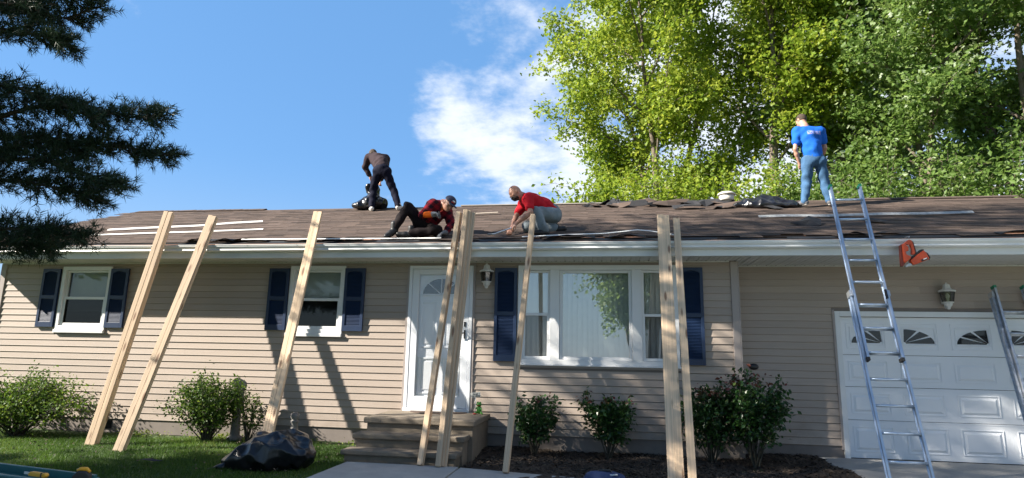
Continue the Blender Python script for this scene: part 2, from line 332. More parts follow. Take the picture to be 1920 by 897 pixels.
struct(MB().prism([(2.87, .47), (2.87, -14), (7.6, -14), (7.6, .47)], -.12, .015, axis='z').build('driveway', WALK, None, .01))
# lawn surface left of the walk and grass blades where they can be told from a flat green
nx, ny = 120, 60; gx = np.linspace(-14, -3.1, nx); gy = np.linspace(-6.5, -.02, ny); X, Y = np.meshgrid(gx, gy, indexing='ij')
Zl = .004+.02*np.sin(1.3*X+.7)*np.sin(1.1*Y)+.01*np.sin(4*X+2*Y)
ii = np.arange(nx*ny).reshape(nx, ny); Fq = np.stack([ii[:-1, :-1], ii[1:, :-1], ii[1:, 1:], ii[:-1, 1:]], -1).reshape(-1, 4)
struct(obj('lawn', np_mesh('lawn', np.stack([X, Y, Zl], -1).reshape(-1, 3), Fq, None, True), LAWN))
def blades(n, x0, x1, y0, y1, hmin, hmax, w, dens=None):
    x = RNG.uniform(x0, x1, n); y = RNG.uniform(y0, y1, n)
    if dens is not None:
        kp = RNG.uniform(0, 1, n) < dens(x, y); x = x[kp]; y = y[kp]; n = len(x)
    z = .004+.02*np.sin(1.3*x+.7)*np.sin(1.1*y)+.01*np.sin(4*x+2*y)
    a = RNG.uniform(0, 2*np.pi, n); clump = .75+.35*np.sin(2.3*x+1.1*np.sin(3*y))*np.sin(2.9*y+x); h = RNG.uniform(hmin, hmax, n)*clump; ln = RNG.uniform(.1, .7, n)*h; la = RNG.uniform(0, 2*np.pi, n)
    P = np.stack([x, y, z], 1); wd = np.stack([np.cos(a), np.sin(a), np.zeros(n)], 1)*w/2; tip = P+np.stack([ln*np.cos(la), ln*np.sin(la), h], 1)
    V = np.stack([P-wd, P+wd, tip], 1).reshape(-1, 3); return V, np.arange(3*n).reshape(-1, 3), np.clip(RNG.normal(.28, .2, n)+.25*np.sin(1.7*x+2*y), 0, 1)
V, F, t = blades(170000, -12.5, -3.12, -4.6, -.25, .025, .065, .007, lambda x, y: np.clip((-.22-y)/.35, .12, 1))
g = obj('grass', np_mesh('grass', V, F, t), GRASS); tag(g, 'short green lawn grass left of the concrete walk', 'grass'); g['kind'] = 'stuff'
# mulch chips, dry leaves and grit
n = 9000; x = RNG.uniform(-1.7, 2.85, n); y = RNG.uniform(-2.5, .44, n); kp = ~((y < -1.66) & (x < (-1.715-y)/.2-1.0)); x = x[kp]; y = y[kp]; n = len(x)
z = .02+.022*np.sin(3.1*x+1.3*y)+.018*np.sin(5.3*y-2.1*x); a = RNG.uniform(0, 6.28, n); L_ = RNG.uniform(.01, .035, n); w_ = RNG.uniform(.004, .012, n); tl = RNG.uniform(-.5, .5, n)
u = np.stack([np.cos(a)*L_, np.sin(a)*L_, tl*L_], 1); v = np.stack([-np.sin(a)*w_, np.cos(a)*w_, RNG.uniform(-.4, .4, n)*w_], 1); P = np.stack([x, y, z+.006], 1)
V = np.stack([P-u-v, P+u-v, P+u+v, P-u+v], 1).reshape(-1, 3)
g = obj('mulch_chips', np_mesh('mulch_chips', V, np.arange(4*n).reshape(-1, 4), RNG.uniform(0, 1, n)**2), CHIP); tag(g, 'loose brown mulch chips over the garden bed', 'mulch'); g['kind'] = 'stuff'

# ------------------------------------------------------------------ house
CR = .1016
HX0, HX1, GX1 = -10.25, 1.75, 7.05
W1 = (-9.06, -8.133, 1.546, 2.65); W2 = (-4.943, -4.025, 1.546, 2.65); W3 = (-1.296, 1.02, 1.186, 2.65); DO = (-2.981, -1.982, .49, 2.65)
GD = (3.258, 6.17, -.05, 2.044)
house = empty('house'); tag(house, 'single-storey taupe vinyl-sided ranch house with brown shingle roof and white garage door', 'house')
wall = MB()
for r in rects_minus(HX0, HX1+.09, .0, 2.80, [W1, W2, W3, DO]): wall.box(r[0], r[1], .004, .12, r[2], r[3])
wall.box(HX0, HX0+.12, .121, 6.4, 0, 2.80).box(GX1-.12, GX1, .61, 6.4, 0, 2.80).box(HX0+.121, GX1-.121, 6.28, 6.4, 0, 2.80).box(1.72, 1.84, .121, .483, 0, 2.80)
wall = wall.build('wall', SHEATH, house)
gwall = MB()
for r in rects_minus(1.841, GX1, .0, 2.80, [GD]): gwall.box(r[0], r[1], .484, .60, r[2], r[3])
gwall = gwall.build('garage_wall', SHEATH, house)
def gable(x0, x1):
    return MB().prism([(0.01, 2.801), (6.39, 2.801), (3.2, 4.30)], x0, x1, axis='x')
gable(HX0, HX0+.1).build('gable_wall', SIDING, house); gable(GX1-.1, GX1).build('gable_wall', SIDING, house)
# siding: every course a board of its own between the openings
def siding(parent, x0, x1, zb, zt, yf, holes, seed):
    rs = random.Random(seed); n = int(math.ceil((zt-zb)/CR))
    cache = {}
    for i in range(n):
        z0 = zb+i*CR; z1 = min(z0+CR, zt)
        segs = [(x0, x1)]
        for h in holes:
            if h[2] < z0+.6*CR and h[3] > z0+.4*CR:
                ns = []
                for a, b in segs:
                    if h[1] <= a or h[0] >= b: ns.append((a, b)); continue
                    if h[0] > a: ns.append((a, h[0]))
                    if h[1] < b: ns.append((h[1], b))
                segs = ns
        # vinyl comes in 12-foot lengths: lap joints fall at random
        out = []
        for a, b in segs:
            c = a
            while b-c > 4.4:
                l = rs.uniform(2.4, 3.66); out.append((c, c+l)); c += l
            out.append((c, b))
        for a, b in out:
            if b-a < .02: continue
            key = (round(b-a, 3), round(z1-z0, 3))
            if key not in cache:
                w = b-a; hh = z1-z0; prof = [(-.0165, .0015), (-.0185, .006), (-.0165, .014), (-.006, hh*.985), (0, hh*.985), (0, -.004), (-.010, -.004)]
                cache[key] = MB().prism([(y, z) for y, z in prof], 0, w, axis='x').mesh('siding_board'); cache[key].materials.append(SIDING)
            o = bpy.data.objects.new('siding_board', cache[key]); o.location = (a, yf+.0035+rs.uniform(-.0012, .0006), z0); link(o, parent)
siding(wall, HX0+.06, HX1-.002, .21, 2.70, 0, [(W1[0]-.012, W1[1]+.012, W1[2]-.01, W1[3]), (W2[0]-.012, W2[1]+.012, W2[2]-.01, W2[3]), (W3[0]-.012, W3[1]+.012, W3[2]-.03, W3[3]), (DO[0]-.035, DO[1]+.035, DO[2]-.03, DO[3])], 3)
siding(gwall, 1.846, GX1-.06, .17, 2.70, .48, [(GD[0]-.03, GD[1]+.03, -1, GD[3]+.01)], 5)
# trims of the siding: corner posts, J channel round the openings, starter strip
MB().box(HX1-.0, 1.845, -.028, .003, .19, 2.70).box(1.8455, 1.862, -.028, .478, .19, 2.70).build('corner_trim', TRIMT, house, .004)
MB().box(HX0-.015, HX0+.075, -.028, .003, .19, 2.70).box(HX0-.030, HX0-.0155, -.028, .1, .19, 2.70).build('corner_trim', TRIMT, house, .004)
MB().box(GX1-.075, GX1+.015, .452, .482, .15, 2.70).build('corner_trim', TRIMT, house, .004)
for a, b, c, d in (W1, W2, W3):
    MB().box(a-.014, a-.001, -.022, .002, c, d+.012).build('siding_channel', TRIMT, house); MB().box(b+.001, b+.014, -.022, .002, c, d+.012).build('siding_channel', TRIMT, house); MB().box(a-.014, b+.014, -.0225, .002, d+.0125, d+.024).build('siding_channel', TRIMT, house)
MB().box(W3[0]-.01, W3[1]+.01, -.024, .002, W3[2]-.03, W3[2]-.002).build('siding_channel', TRIMT, house)
a, b, c, d = DO
for bx in ((a-.034, a-.001, -.026, .002, c-.03, d+.02), (b+.001, b+.034, -.026, .002, c-.03, d+.02), (a-.034, b+.034, -.0265, .002, d+.0205, d+.034), (a-.033, b+.033, -.022, .002, c-.06, c-.031)): MB().box(*bx).build('siding_channel', TRIMT, house)
a, b, c, d = GD
for bx in ((a-.03, a-.001, .456, .4825, .12, d+.02), (b+.001, b+.03, .456, .4825, .12, d+.02)): MB().box(*bx).build('siding_channel', TRIMT, house)
# foundation of concrete blocks
fnd = MB().box(HX0+.03, HX1+.05, .03, .1, -.2, .215).box(1.81, 3.2, .505, .6, -.2, .175).box(1.79, 1.825, .03, .51, -.2, .2).build('foundation', MORTAR, house)
for (x0, x1, yy, zt) in ((HX0+.04, HX1+.06, 0.012, .198), (1.85, 3.22, .49, .158)):
    for r, (za, zb_) in enumerate(((zt-.195+.0, zt-.006), (zt-.40, zt-.203))):
        x = x0-(.2 if r else 0); 
        while x < x1:
            a, b = max(x, x0), min(x+.395, x1)
            if b-a > .05 and not (yy < .1 and za > -.1 and a < -7.72 and b > -8.05 and False): MB().box(a+.004, b-.004, yy, yy+.05, za, zb_).build('concrete_block', BLOCK, fnd, .006)
            x += .40
fv = MB().box(-8.02, -7.78, .0, .011, .06, .19); 
for i in range(9): fv.box(-8.015+.0255*i, -8.0+.0255*i, -.012, -.0005, .063, .187)
fv.build('foundation_vent', BLACK, house)
# soffit, fascia, gutter
EV = -.50
sof = MB().box(HX0-.32, 1.79, EV+.012, -.02, 2.722, 2.74).box(1.79, GX1+.32, EV+.012, .47, 2.722, 2.74).build('soffit', SOFF, house)
pm = {}
x = HX0-.30; i = 0
while x < GX1+.28:
    ye = -.024 if x < 1.73 else .455
    if ye not in pm: pm[ye] = MB().prism([(0.003, .006), (.012, 0), (.060, 0), (.066, .005), (.072, 0), (.120, 0), (.130, .006), (.130, .012), (.003, .012)], EV+.016, ye, axis='y').mesh('soffit_panel'); pm[ye].materials.append(SOFF)
    o = bpy.data.objects.new('soffit_panel', pm[ye]); o.location = (x, 0, 2.708); link(o, sof); x += .1345; i += 1
MB().box(HX0-.02, 1.74, -.0235, -.005, 2.693, 2.7075).box(1.865, GX1+.02, .456, .475, 2.693, 2.7075).build('soffit_channel', SOFF, house)
MB().box(HX0-.33, GX1+.33, EV-.012, EV+.010, 2.705, 2.885).box(HX0-.33, GX1+.33, EV+.0105, EV+.03, 2.705, 2.717).build('fascia', ALU, house)
gp = [(-.513, 2.895), (-.513, 2.795), (-.565, 2.793), (-.592, 2.812), (-.584, 2.835), (-.606, 2.868), (-.606, 2.884), (-.612, 2.887), (-.612, 2.898), (-.600, 2.898), (-.597, 2.870), (-.575, 2.838), (-.582, 2.815), (-.562, 2.802), (-.522, 2.804), (-.522, 2.895)]
gut = MB(); 
gx_ = [HX0-.33, -6.6, -2.3, 1.4, 4.1, GX1+.33]
for a, b in zip(gx_, gx_[1:]): gut.prism(gp, a, b-.0015, axis='x')
gut = gut.build('gutter', ALU, house)
for x in np.arange(HX0, GX1, .81): MB().box(x-.012, x+.012, -.598, -.52, 2.884, 2.890).box(x-.006, x+.006, -.6145, -.6125, 2.885, 2.893).build('gutter_hanger', ALU, gut)
for xe in (HX0-.332, GX1+.332): MB().box(xe-.004, xe+.004, -.61, -.50, 2.79, 2.895).build('gutter_end_cap', ALU, gut)
# roof
SL = .391; RZ = lambda y: 2.93+SL*(y+.52); RY = 3.2
X0r, X1r = HX0-.31, GX1+.33
n_ = Vector((0, -SL, 1)).normalized(); d_ = Vector((0, 1, SL)).normalized()
rf = MB()
zt = RZ(RY)
rf.add([(X0r, -.515, RZ(-.515)-.02), (X1r, -.515, RZ(-.515)-.02), (X1r, RY, zt-.012), (X0r, RY, zt-.012), (X0r, -.515, RZ(-.515)-.05), (X1r, -.515, RZ(-.515)-.05), (X1r, RY, zt-.05), (X0r, RY, zt-.05)],
       [(0, 1, 2, 3), (7, 6, 5, 4), (0, 4, 5, 1), (0, 3, 7, 4), (1, 5, 6, 2)])
rf.add([(X0r, RY, zt-.012), (X1r, RY, zt-.012), (X1r, 6.92, RZ(-.52)-.012), (X0r, 6.92, RZ(-.52)-.012), (X0r, RY, zt-.05), (X1r, RY, zt-.05), (X1r, 6.92, RZ(-.52)-.05), (X0r, 6.92, RZ(-.52)-.05)],
       [(0, 1, 2, 3), (7, 6, 5, 4), (3, 2, 6, 7), (0, 3, 7, 4), (1, 5, 6, 2)])
roof = rf.build('roof', DECK, house)
MB().add([(X0r+.01, RY+.002, zt-.004), (X1r-.01, RY+.002, zt-.004), (X1r-.01, 6.94, RZ(-.54)-.003), (X0r+.01, 6.94, RZ(-.54)-.003)], [(0, 1, 2, 3)], .5).build('back_shingles', SHING, roof)
MB().obox((X0r-.008, -.52, RZ(-.52)-.075), (X0r-.008, RY, zt-.075), .016, .13, (1, 0, 0)).build('rake_board', ALU, house)
MB().obox((X1r+.008, -.52, RZ(-.52)-.075), (X1r+.008, RY, zt-.075), .016, .13, (1, 0, 0)).build('rake_board', ALU, house)
# felt strip left bare along the eave after the first rows were torn off
fe = MB(); rs = random.Random(4); x = X0r+.05
fpts = []
while x < X1r: fpts.append((x, -.42+rs.uniform(-.04, .06) if x > -6.2 else -.47)); x += rs.uniform(.1, .5)
for (xa, ya), (xb, yb) in zip(fpts, fpts[1:]):
    fe.add([(xa, -.475, RZ(-.475)-.014), (xb, -.475, RZ(-.475)-.014), (xb, yb+.12, RZ(yb+.12)-.012), (xa, ya+.12, RZ(ya+.12)-.012)], [(0, 1, 2, 3)])
fe.build('felt_strip', FELT, roof)
# shingle tabs: real overlapping pieces, near rows singly, the rest joined
EXP = .128; TW = .305; rows = int((RY+.40)/ (EXP*d_.y))+1
variants = []
for q in range(10):
    b = MB(); w = TW-.004; th = .0055+.001*(q % 3); L_ = EXP+.045; up = .003+.0012*(q % 2)
    # tab lies in its own plane: x across, y up the slope, z out of the roof; butt edge raised by the tab below
    b.add([(0, 0, up), (w, 0, up*.8), (w, L_, 0), (0, L_, 0), (0, 0, up+th), (w, 0, up*.8+th), (w, L_, .003), (0, L_, .003)], [(3, 2, 1, 0), (4, 5, 6, 7), (0, 1, 5, 4), (1, 2, 6, 5), (0, 4, 7, 3)], min(1, max(0, rs.gauss(.5, .2))))
    me = b.mesh('shingle'); me.materials.append(SHING); variants.append((me, np.array(b.v), b.f))
Q = Matrix(((1, 0, 0), (0, d_.y, n_.y), (0, d_.z, n_.z)))
Qn = np.array(Q); bulkV, bulkF, bulkT, nv, nsing = [], [], [], 0, 0
tar = rs
for r in range(rows):
    s0 = .10/d_.y+r*EXP                                     # distance up the slope from the eave line
    yb = -.52+s0*d_.y
    if yb > RY-.05: break
    rowt = rs.gauss(.5, .2)
    x = X0r+.01-rs.uniform(0, TW); sag = 0
    while x < X1r-.02:
        xa = max(x, X0r+.005)
        skip = (r < 1 and rs.random() < (.55 if x > -6.3 else .12)) or (r == 1 and x > -4 and rs.random() < .12) or x+TW > X1r+.12
        if not skip:
            q = rs.randrange(10); me, vv, ff = variants[q]
            base = np.array((x, yb+rs.uniform(-.004, .004), RZ(yb)-.004+.002*math.sin(.9*x+r*.2)))
            if nsing < 300 and r < 8 and -9.2 < x < 5.9 and rs.random() < .85:
                o = bpy.data.objects.new('shingle', me); mt = Q.to_4x4()
                if r < 2 and x > -6.3 and rs.random() < .4:
                    mt = mt @ Matrix.Rotation(-rs.uniform(.08, .45), 4, 'X') @ Matrix.Translation((0, rs.uniform(-.03, .02), .012))
                mt.translation = Vector(base); o.matrix_local = mt; link(o, roof); nsing += 1
            else:
                v2 = (vv@Qn.T)+base; bulkV.append(v2); bulkF += [[i+nv for i in f] for f in ff]; bulkT += [min(1, max(0, rowt+rs.gauss(0, .2)))]*len(ff); nv += len(vv)
        x += TW
o = obj('shingles', np_mesh('shingles', np.concatenate(bulkV), bulkF, bulkT), SHING, roof); o['kind'] = 'stuff'
# ridge caps, torn away over the middle of the house
x = X0r
capm = MB().add([(0, -.13, -.052), (.30, -.13, -.050), (.30, 0, .004), (0, 0, .0), (.30, .13, -.05), (0, .13, -.052), (0, -.13, -.044), (.30, -.13, -.040), (.30, 0, .014), (0, 0, .009), (.30, .13, -.040), (0, .13, -.044)],
               [(6, 7, 8, 9), (9, 8, 10, 11), (0, 1, 7, 6), (0, 6, 9, 3), (3, 9, 11, 5), (5, 11, 10, 4), (1, 2, 8, 7), (2, 4, 10, 8)], .55).mesh('ridge_cap'); capm.materials.append(SHING)
while x < X1r-.1:
    if not (-7.6 < x < 4.6):
        o = bpy.data.objects.new('ridge_cap', capm); o.location = (x, RY, zt+.012+rs.uniform(0, .006)); link(o, roof)
    x += .142
MB().box(-3.0, .2, RY-.045, RY+.05, zt+.004, zt+.022).build('ridge_board', M('grey_board', (.42, .38, .34), .85, .2, 9, stretch=(1, 12, 12)), roof)

# windows
def frame(mb, a, b, c, d, w, y0, y1):
    mb.box(a, a+w, y0, y1, c, d).box(b-w, b, y0, y1, c, d).box(a+w, b-w, y0+.0005, y1-.0005, d-w, d).box(a+w, b-w, y0+.0005, y1-.0005, c, c+w)
def small_window(o4):
    a, b, c, d = o4; t = MB(); frame(t, a, b, c+.055, d, .062, -.034, .075); win = t.build('window', WHITE, house, .004)
    MB().box(a-.004, b+.004, -.055, .05, c, c+.054).build('sill', WHITE, win, .006)
    ia, ib, ic, id_ = a+.064, b-.064, c+.119, d-.064; mid = 2.126
    s = MB(); frame(s, ia, ib, mid-.02, id_, .034, .012, .045); s.build('sash', WHITE, win, .004)
    s = MB(); frame(s, ia, ib, ic, mid+.018, .044, -.008, .011); s.build('sash', WHITE, win, .004)
    MB().box(ia+.03, ib-.03, .026, .031, mid, id_-.03).build('pane', GLASS, win)
    MB().box(ia+.04, ib-.04, .0, .005, ic+.04, mid).build('pane', SCREEN, win)
    bl = MB(); z = id_-.03
    while z > mid-.22: bl.obox((ia+.03, .085, z), (ib-.03, .085, z), .024, .0012, (0, -.55, .8)); z -= .022
    bl.build('blind', BLIND, win)
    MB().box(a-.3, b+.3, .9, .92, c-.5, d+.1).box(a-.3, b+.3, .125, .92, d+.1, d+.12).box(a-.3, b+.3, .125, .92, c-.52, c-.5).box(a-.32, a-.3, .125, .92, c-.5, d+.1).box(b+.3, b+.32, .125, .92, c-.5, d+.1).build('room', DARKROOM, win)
    return win
small_window(W1); small_window(W2)
a, b, c, d = W3; t = MB(); frame(t, a, b, c+.02, d, .07, -.036, .08)
t.box(-.82, -.68, -.034, .08, c+.09, d-.07).box(.365, .505, -.034, .08, c+.09, d-.07); pw = t.build('window', WHITE, house, .005); pw['label'] = 'three-part white picture window with side sashes'
MB().box(a-.01, b+.01, -.065, .05, c-.0005, c+.0195).build('sill', WHITE, pw, .005)
for (ia, ib) in ((-1.224, -.822), (.507, .948)):
    s = MB(); frame(s, ia, ib, 1.90, d-.072, .034, .012, .045); s.build('sash', WHITE, pw, .004)
    s = MB(); frame(s, ia, ib, c+.092, 1.945, .04, -.010, .0115); s.build('sash', WHITE, pw, .004)
    MB().box(ia+.03, ib-.03, .026, .031, 1.93, d-.1).build('pane', GLASSP, pw); MB().box(ia+.036, ib-.036, 0, .005, c+.13, 1.91).build('pane', SCREENP, pw)
s = MB(); frame(s, -.678, .363, c+.092, d-.072, .042, -.006, .04); s.build('sash', WHITE, pw, .004)
MB().box(-.64, .325, .012, .018, c+.13, d-.11).build('pane', GLASSP, pw)
cu = MB()
x = -1.2
while x < .96:
    w = .088; cu.obox((x, .10, c+.1), (x, .10, d-.05), w, .002, (1, .42 if int(x*10) % 3 else .3, 0)); x += .075
cu.build('vertical_blind', CURT, pw)
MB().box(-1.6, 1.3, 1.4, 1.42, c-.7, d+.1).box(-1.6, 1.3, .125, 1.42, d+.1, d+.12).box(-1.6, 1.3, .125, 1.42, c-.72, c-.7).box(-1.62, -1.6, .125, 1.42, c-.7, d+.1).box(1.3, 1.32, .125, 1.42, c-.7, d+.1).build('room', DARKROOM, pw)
# shutters
def shutter(x0, x1, z0, z1, mid):
    s = MB(); y0, y1 = -.052, -.018; st = .045
    s.box(x0, x0+st, y0, y1, z0, z1).box(x1-st, x1, y0, y1, z0, z1).box(x0+st, x1-st, y0+.0004, y1, z0, z0+.085).box(x0+st, x1-st, y0+.0004, y1, mid-.03, mid+.03)
    n = 8; w = x1-x0-2*st; arch = [(x0+st, z1), (x1-st, z1)]+[(x1-st-w*i/n, z1-.075+.034*math.sin(math.pi*i/n)) for i in range(n+1)]
    s.prism(arch, y0+.0004, y1); s.box(x0+st, x1-st, -.022, -.0185, z0+.085, z1-.04)
    so_ = s.build('shutter', NAVY, house, .003)
    l = MB()
    for za, zb in ((z0+.088, mid-.032), (mid+.032, z1-.06)):
        z = za+.010
        while z < zb: l.obox((x0+st, -.036, z), (x1-st, -.036, z), .024, .004, (0, -.62, -.78)); z += .0205
    l.build('louvres', NAVY, so_); return so_
for a, b in ((-9.421, -9.091), (-8.132, -7.80), (-5.295, -4.957), (-4.024, -3.693)): shutter(a, b, 1.638, 2.611, 2.135)
for a, b in ((-1.647, -1.312), (1.036, 1.363)): shutter(a, b, 1.236, 2.611, 1.93)

# front door: storm door with full glass over a panelled door
a, b, c, d = DO; fr_ = MB(); frame(fr_, a, b, c, d, .05, -.034, .10); fr_.box(a-.0, b+.0, -.06, -.0345, c, c+.05)
door = fr_.build('door', DOORW, house, .004); door['label'] = 'white glazed storm door in front of a panelled white door'
st = MB(); sa, sb, sc, sd = a+.053, b-.053, c+.055, d-.053
st.box(sa, sa+.105, -.028, .006, sc, sd).box(sb-.105, sb, -.028, .006, sc, sd).box(sa+.105, sb-.105, -.0275, .0055, sd-.085, sd).box(sa+.105, sb-.105, -.0275, .0055, sc, sc+.16); st.build('storm_frame', DOORW, door, .006)
MB().box(sa+.1, sb-.1, -.012, -.007, sc+.155, sd-.08).build('pane', GLASSD, door)
MB().box(sa, sb, .030, .055, sc, sd).build('door_leaf', DOORW, door)
dp = MB()
for xa, xb in ((sa+.13, sa+.40), (sb-.40, sb-.13)):
    for za, zb in ((c+.25, c+.78), (c+.92, c+1.62)):
        frame(dp, xa, xb, za, zb, .028, .017, .0298); dp.box(xa+.06, xb-.06, .021, .0295, za+.06, zb-.06)
dp.build('door_panels', DOORW, door, .004)
cxm = (sa+sb)/2; zf = c+1.72; fan = MB(); arc = [(cxm+.30*math.cos(t), zf+.25*math.sin(t)) for t in np.linspace(0, math.pi, 15)]
fan.prism(arc, .0225, .0295).build('fanlight', M('fanlight_pane', (.02, .022, .025), .06, .2, 9, spec=.7), door)
fb = MB()
for i in range(14): fb.obox((arc[i][0], .018, arc[i][1]), (arc[i+1][0], .018, arc[i+1][1]), .02, .014, (0, 1, 0))
fb.obox((cxm-.31, .018, zf), (cxm+.31, .018, zf), .014, .02, (0, 1, 0))
for q in (.25, .5, .75): t = math.pi*q; fb.obox((cxm, .018, zf), (cxm+.3*math.cos(t), .018, zf+.25*math.sin(t)), .014, .012, (0, 1, 0))
fb.build('fanlight_bars', DOORW, door)
MB().box(sb-.065, sb-.04, -.038, -.0285, 1.555, 1.68).box(sb-.068, sb-.038, -.036, -.0285, 1.73, 1.80).tube([(sb-.052, -.04, 1.63), (sb-.055, -.075, 1.635), (sb-.10, -.08, 1.63), (sb-.16, -.075, 1.605)], [.009, .009, .008, .006], 8).build('handle', BLACK, door)

# garage door
a, b, c, d = GD; t = MB(); t.box(a, a+.07, .452, .60, -.02, d).box(b-.07, b, .452, .60, -.02, d).box(a+.0705, b-.0705, .4525, .60, d-.075, d)
gdo = t.build('garage_door', ALU, house, .004); gdo['label'] = 'white raised-panel garage door with fan-shaped windows'
gx0, gx1 = a+.072, b-.072; zs = [.012, .525, .98, 1.427, 1.965]
pit = (gx1-gx0)/4
for r in range(4):
    sec = MB().box(gx0, gx1, .53, .57, zs[r]+.004, zs[r+1]-.002)
    sec.box(gx0, gx1, .5265, .5298, zs[r+1]-.022, zs[r+1]-.0025); sec = sec.build('door_section', DOORW, gdo, .003)
    for i in range(4):
        xa, xb = gx0+pit*i+.085, gx0+pit*(i+1)-.085; za, zb = zs[r]+.085, zs[r+1]-.085
        pn = MB(); frame(pn, xa, xb, za, zb, .012, .522, .5297)
        if r < 3:
            # raised field with sloping edges
            o8 = [(xa+.03, .5297, za+.03), (xb-.03, .5297, za+.03), (xb-.03, .5297, zb-.03), (xa+.03, .5297, zb-.03), (xa+.06, .516, za+.06), (xb-.06, .516, za+.06), (xb-.06, .516, zb-.06), (xa+.06, .516, zb-.06)]
            pn.add(o8, [(4, 5, 6, 7), (0, 1, 5, 4), (1, 2, 6, 5), (2, 3, 7, 6), (3, 0, 4, 7)])
            pn.build('raised_panel', DOORW, gdo, .002)
        else:
            pn.build('raised_panel', DOORW, gdo, .002)
            lf = i in (0, 2)
            # quarter-ellipse light: tall towards the middle of each pair, three panes
            L0, L1, zb0 = xa+.07, xb-.05, za+.085; wv, hv = L1-L0, .20
            if i % 4 in (0, 2): ctr = L1; sg = -1
            else: ctr = L0; sg = 1
            wins = MB(); bars = MB(); al = [(0, 27), (33, 57), (63, 88)]
            for q0, q1 in al:
                tt = [R(q0+(q1-q0)*j/5) for j in range(6)]
                inner = [(ctr+sg*.07*wv*math.cos(q), zb0+.10*hv*math.sin(q)) for q in tt]; outer = [(ctr+sg*wv*math.cos(q), zb0+hv*math.sin(q)) for q in tt]
                wins.prism(inner+outer[::-1], .5245, .5285)
            frame(bars, min(L0, L1)-.02, max(L0, L1)+.02, zb0-.025, zb0+hv+.025, .012, .519, .5295)
            wins.build('pane', M('garage_pane', (.014, .015, .017), .08, .3, 12, spec=.6) if 'garage_pane' not in MATS else MATS['garage_pane'], gdo); bars.build('light_frame', DOORW, gdo, .002)
MB().box(gx0, gx1, .525, .565, .004, .0155).build('bottom_seal', BLACK, gdo)

# small wall fixtures of the house
MB().lathe([(.055, 0), (.06, .006), (.055, .012), (.03, .02), (0.001, .022)], (0, 0, 0), 20).build('pipe_cover', BLACK, house).matrix_local = Matrix.Translation((2.107, .463, 1.229)) @ Matrix.Rotation(R(90), 4, 'X') @ Matrix.Diagonal((1.15, .75, 1, 1))

# front steps
steps = empty('front_steps', (-2.4, 0, 0)); tag(steps, 'three grey concrete front steps with overhanging treads below the storm door', 'steps')
def stp(name, x0, x1, y0, y1, z0, z1, bev=.018): MB().box(x0+2.4, x1+2.4, y0, y1, z0, z1).build(name, CONC, steps, bev, 3)
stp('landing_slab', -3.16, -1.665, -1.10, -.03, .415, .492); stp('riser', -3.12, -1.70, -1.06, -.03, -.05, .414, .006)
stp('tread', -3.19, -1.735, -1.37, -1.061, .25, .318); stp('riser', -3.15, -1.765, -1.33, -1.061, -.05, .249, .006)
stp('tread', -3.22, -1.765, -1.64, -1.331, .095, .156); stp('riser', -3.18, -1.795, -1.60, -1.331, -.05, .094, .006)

# ------------------------------------------------------------------ lumber leaning on the gutter: each board is a thing
def board_mesh(w, t, L):
    b = MB().box(-w/2, w/2, -t, 0, 0, L); return b.mesh('lumber_board')
BM = {}
def bundle(F, d, L, cells, w, t, skew, desc, twist=0., z0=0.):
    """front centre line F + s*d; cells = (column, layer, lengthwise shift, label)"""
    d = Vector(d).normalized(); xax = Vector((1, skew, 0)); xax = (xax-d*xax.dot(d)).normalized(); nax = d.cross(xax)      # points to the house side
    if nax.y < 0: nax = -nax
    for col, lay, dz, lab, rot in cells:
        key = (w, t, round(L, 2))
        if key not in BM: BM[key] = board_mesh(w, t, L); BM[key].materials.append(LUMBER)
        o = bpy.data.objects.new('lumber_board', BM[key]); link(o)
        m = Matrix((xax, -nax, d)).transposed().to_4x4() @ Matrix.Rotation(rot+random.uniform(-.0028, .0028), 4, 'Y')
        s0 = z0/d.z
        m.translation = Vector(F)+d*(s0+dz+random.uniform(0, .03))+xax*col*(w+.0015)+nax*(lay*(t+.001)); o.matrix_world = m
        md = o.modifiers.new('bevel', 'BEVEL'); md.width = .003; md.segments = 1
        tag(o, lab, 'lumber', 'boards leaning on the gutter')
w2, t2 = .064, .038
bundle((-6.854, -1.432, 0), (.022, .234, .972), 3.52, [(i-.5, l, .0 if (i+l) % 2 else .012, '%s %s board of the thick pine bundle at far left, beside the first window' % (('front', 'middle', 'back')[l], ('left', 'right')[i]), 0) for l in range(3) for i in range(2)], w2, t2, .18, '')
bundle((-6.188, -1.711, 0), (.036, .33, .943), 3.56, [(i-.5, l, .008*(i-l), '%s %s board of the second pine bundle from the left, standing on the lawn' % (('front', 'back')[l], ('left', 'right')[i]), 0) for l in range(2) for i in range(2)], w2, t2, .16, '')
bundle((-4.17, -1.772, 0), (-.048, .349, .936), 3.66, [(i-.5, l, .02*(l-i), '%s %s board of the pine bundle crossing the second window, behind the lawn trash bag' % (('front', 'back')[l], ('left', 'right')[i]), 0) for l in range(2) for i in range(2)], w2, t2, .12, '')
bundle((-2.17, -1.80, 0), (.011, .360, .933), 3.58, [(0, 0, 0, 'front board of the pair crossing the left side of the storm door', 0), (.12, 1, .01, 'back board of the pair crossing the left side of the storm door', .0)], w2, t2, .05, '', z0=.032)
bundle((-1.94, -1.83, 0), (-.024, .362, .932), 3.62, [(0, 0, .012, 'front board of the three fanned boards before the storm door, nearest the door handle', 0), (.42, 1, .02, 'middle board of the three fanned boards before the storm door', .006), (.85, 2, .0, 'rear right board of the three fanned boards before the storm door', .012)], w2, t2, .05, '', z0=.032)
bundle((-1.127, -2.004, 0), (.025, .416, .909), 3.62, [(0, 0, 0, 'front board of the pair leaning over the left side of the picture window', 0), (.06, 1, .015, 'back board of the pair leaning over the left side of the picture window', .0)], w2, t2, .02, '', z0=.032)
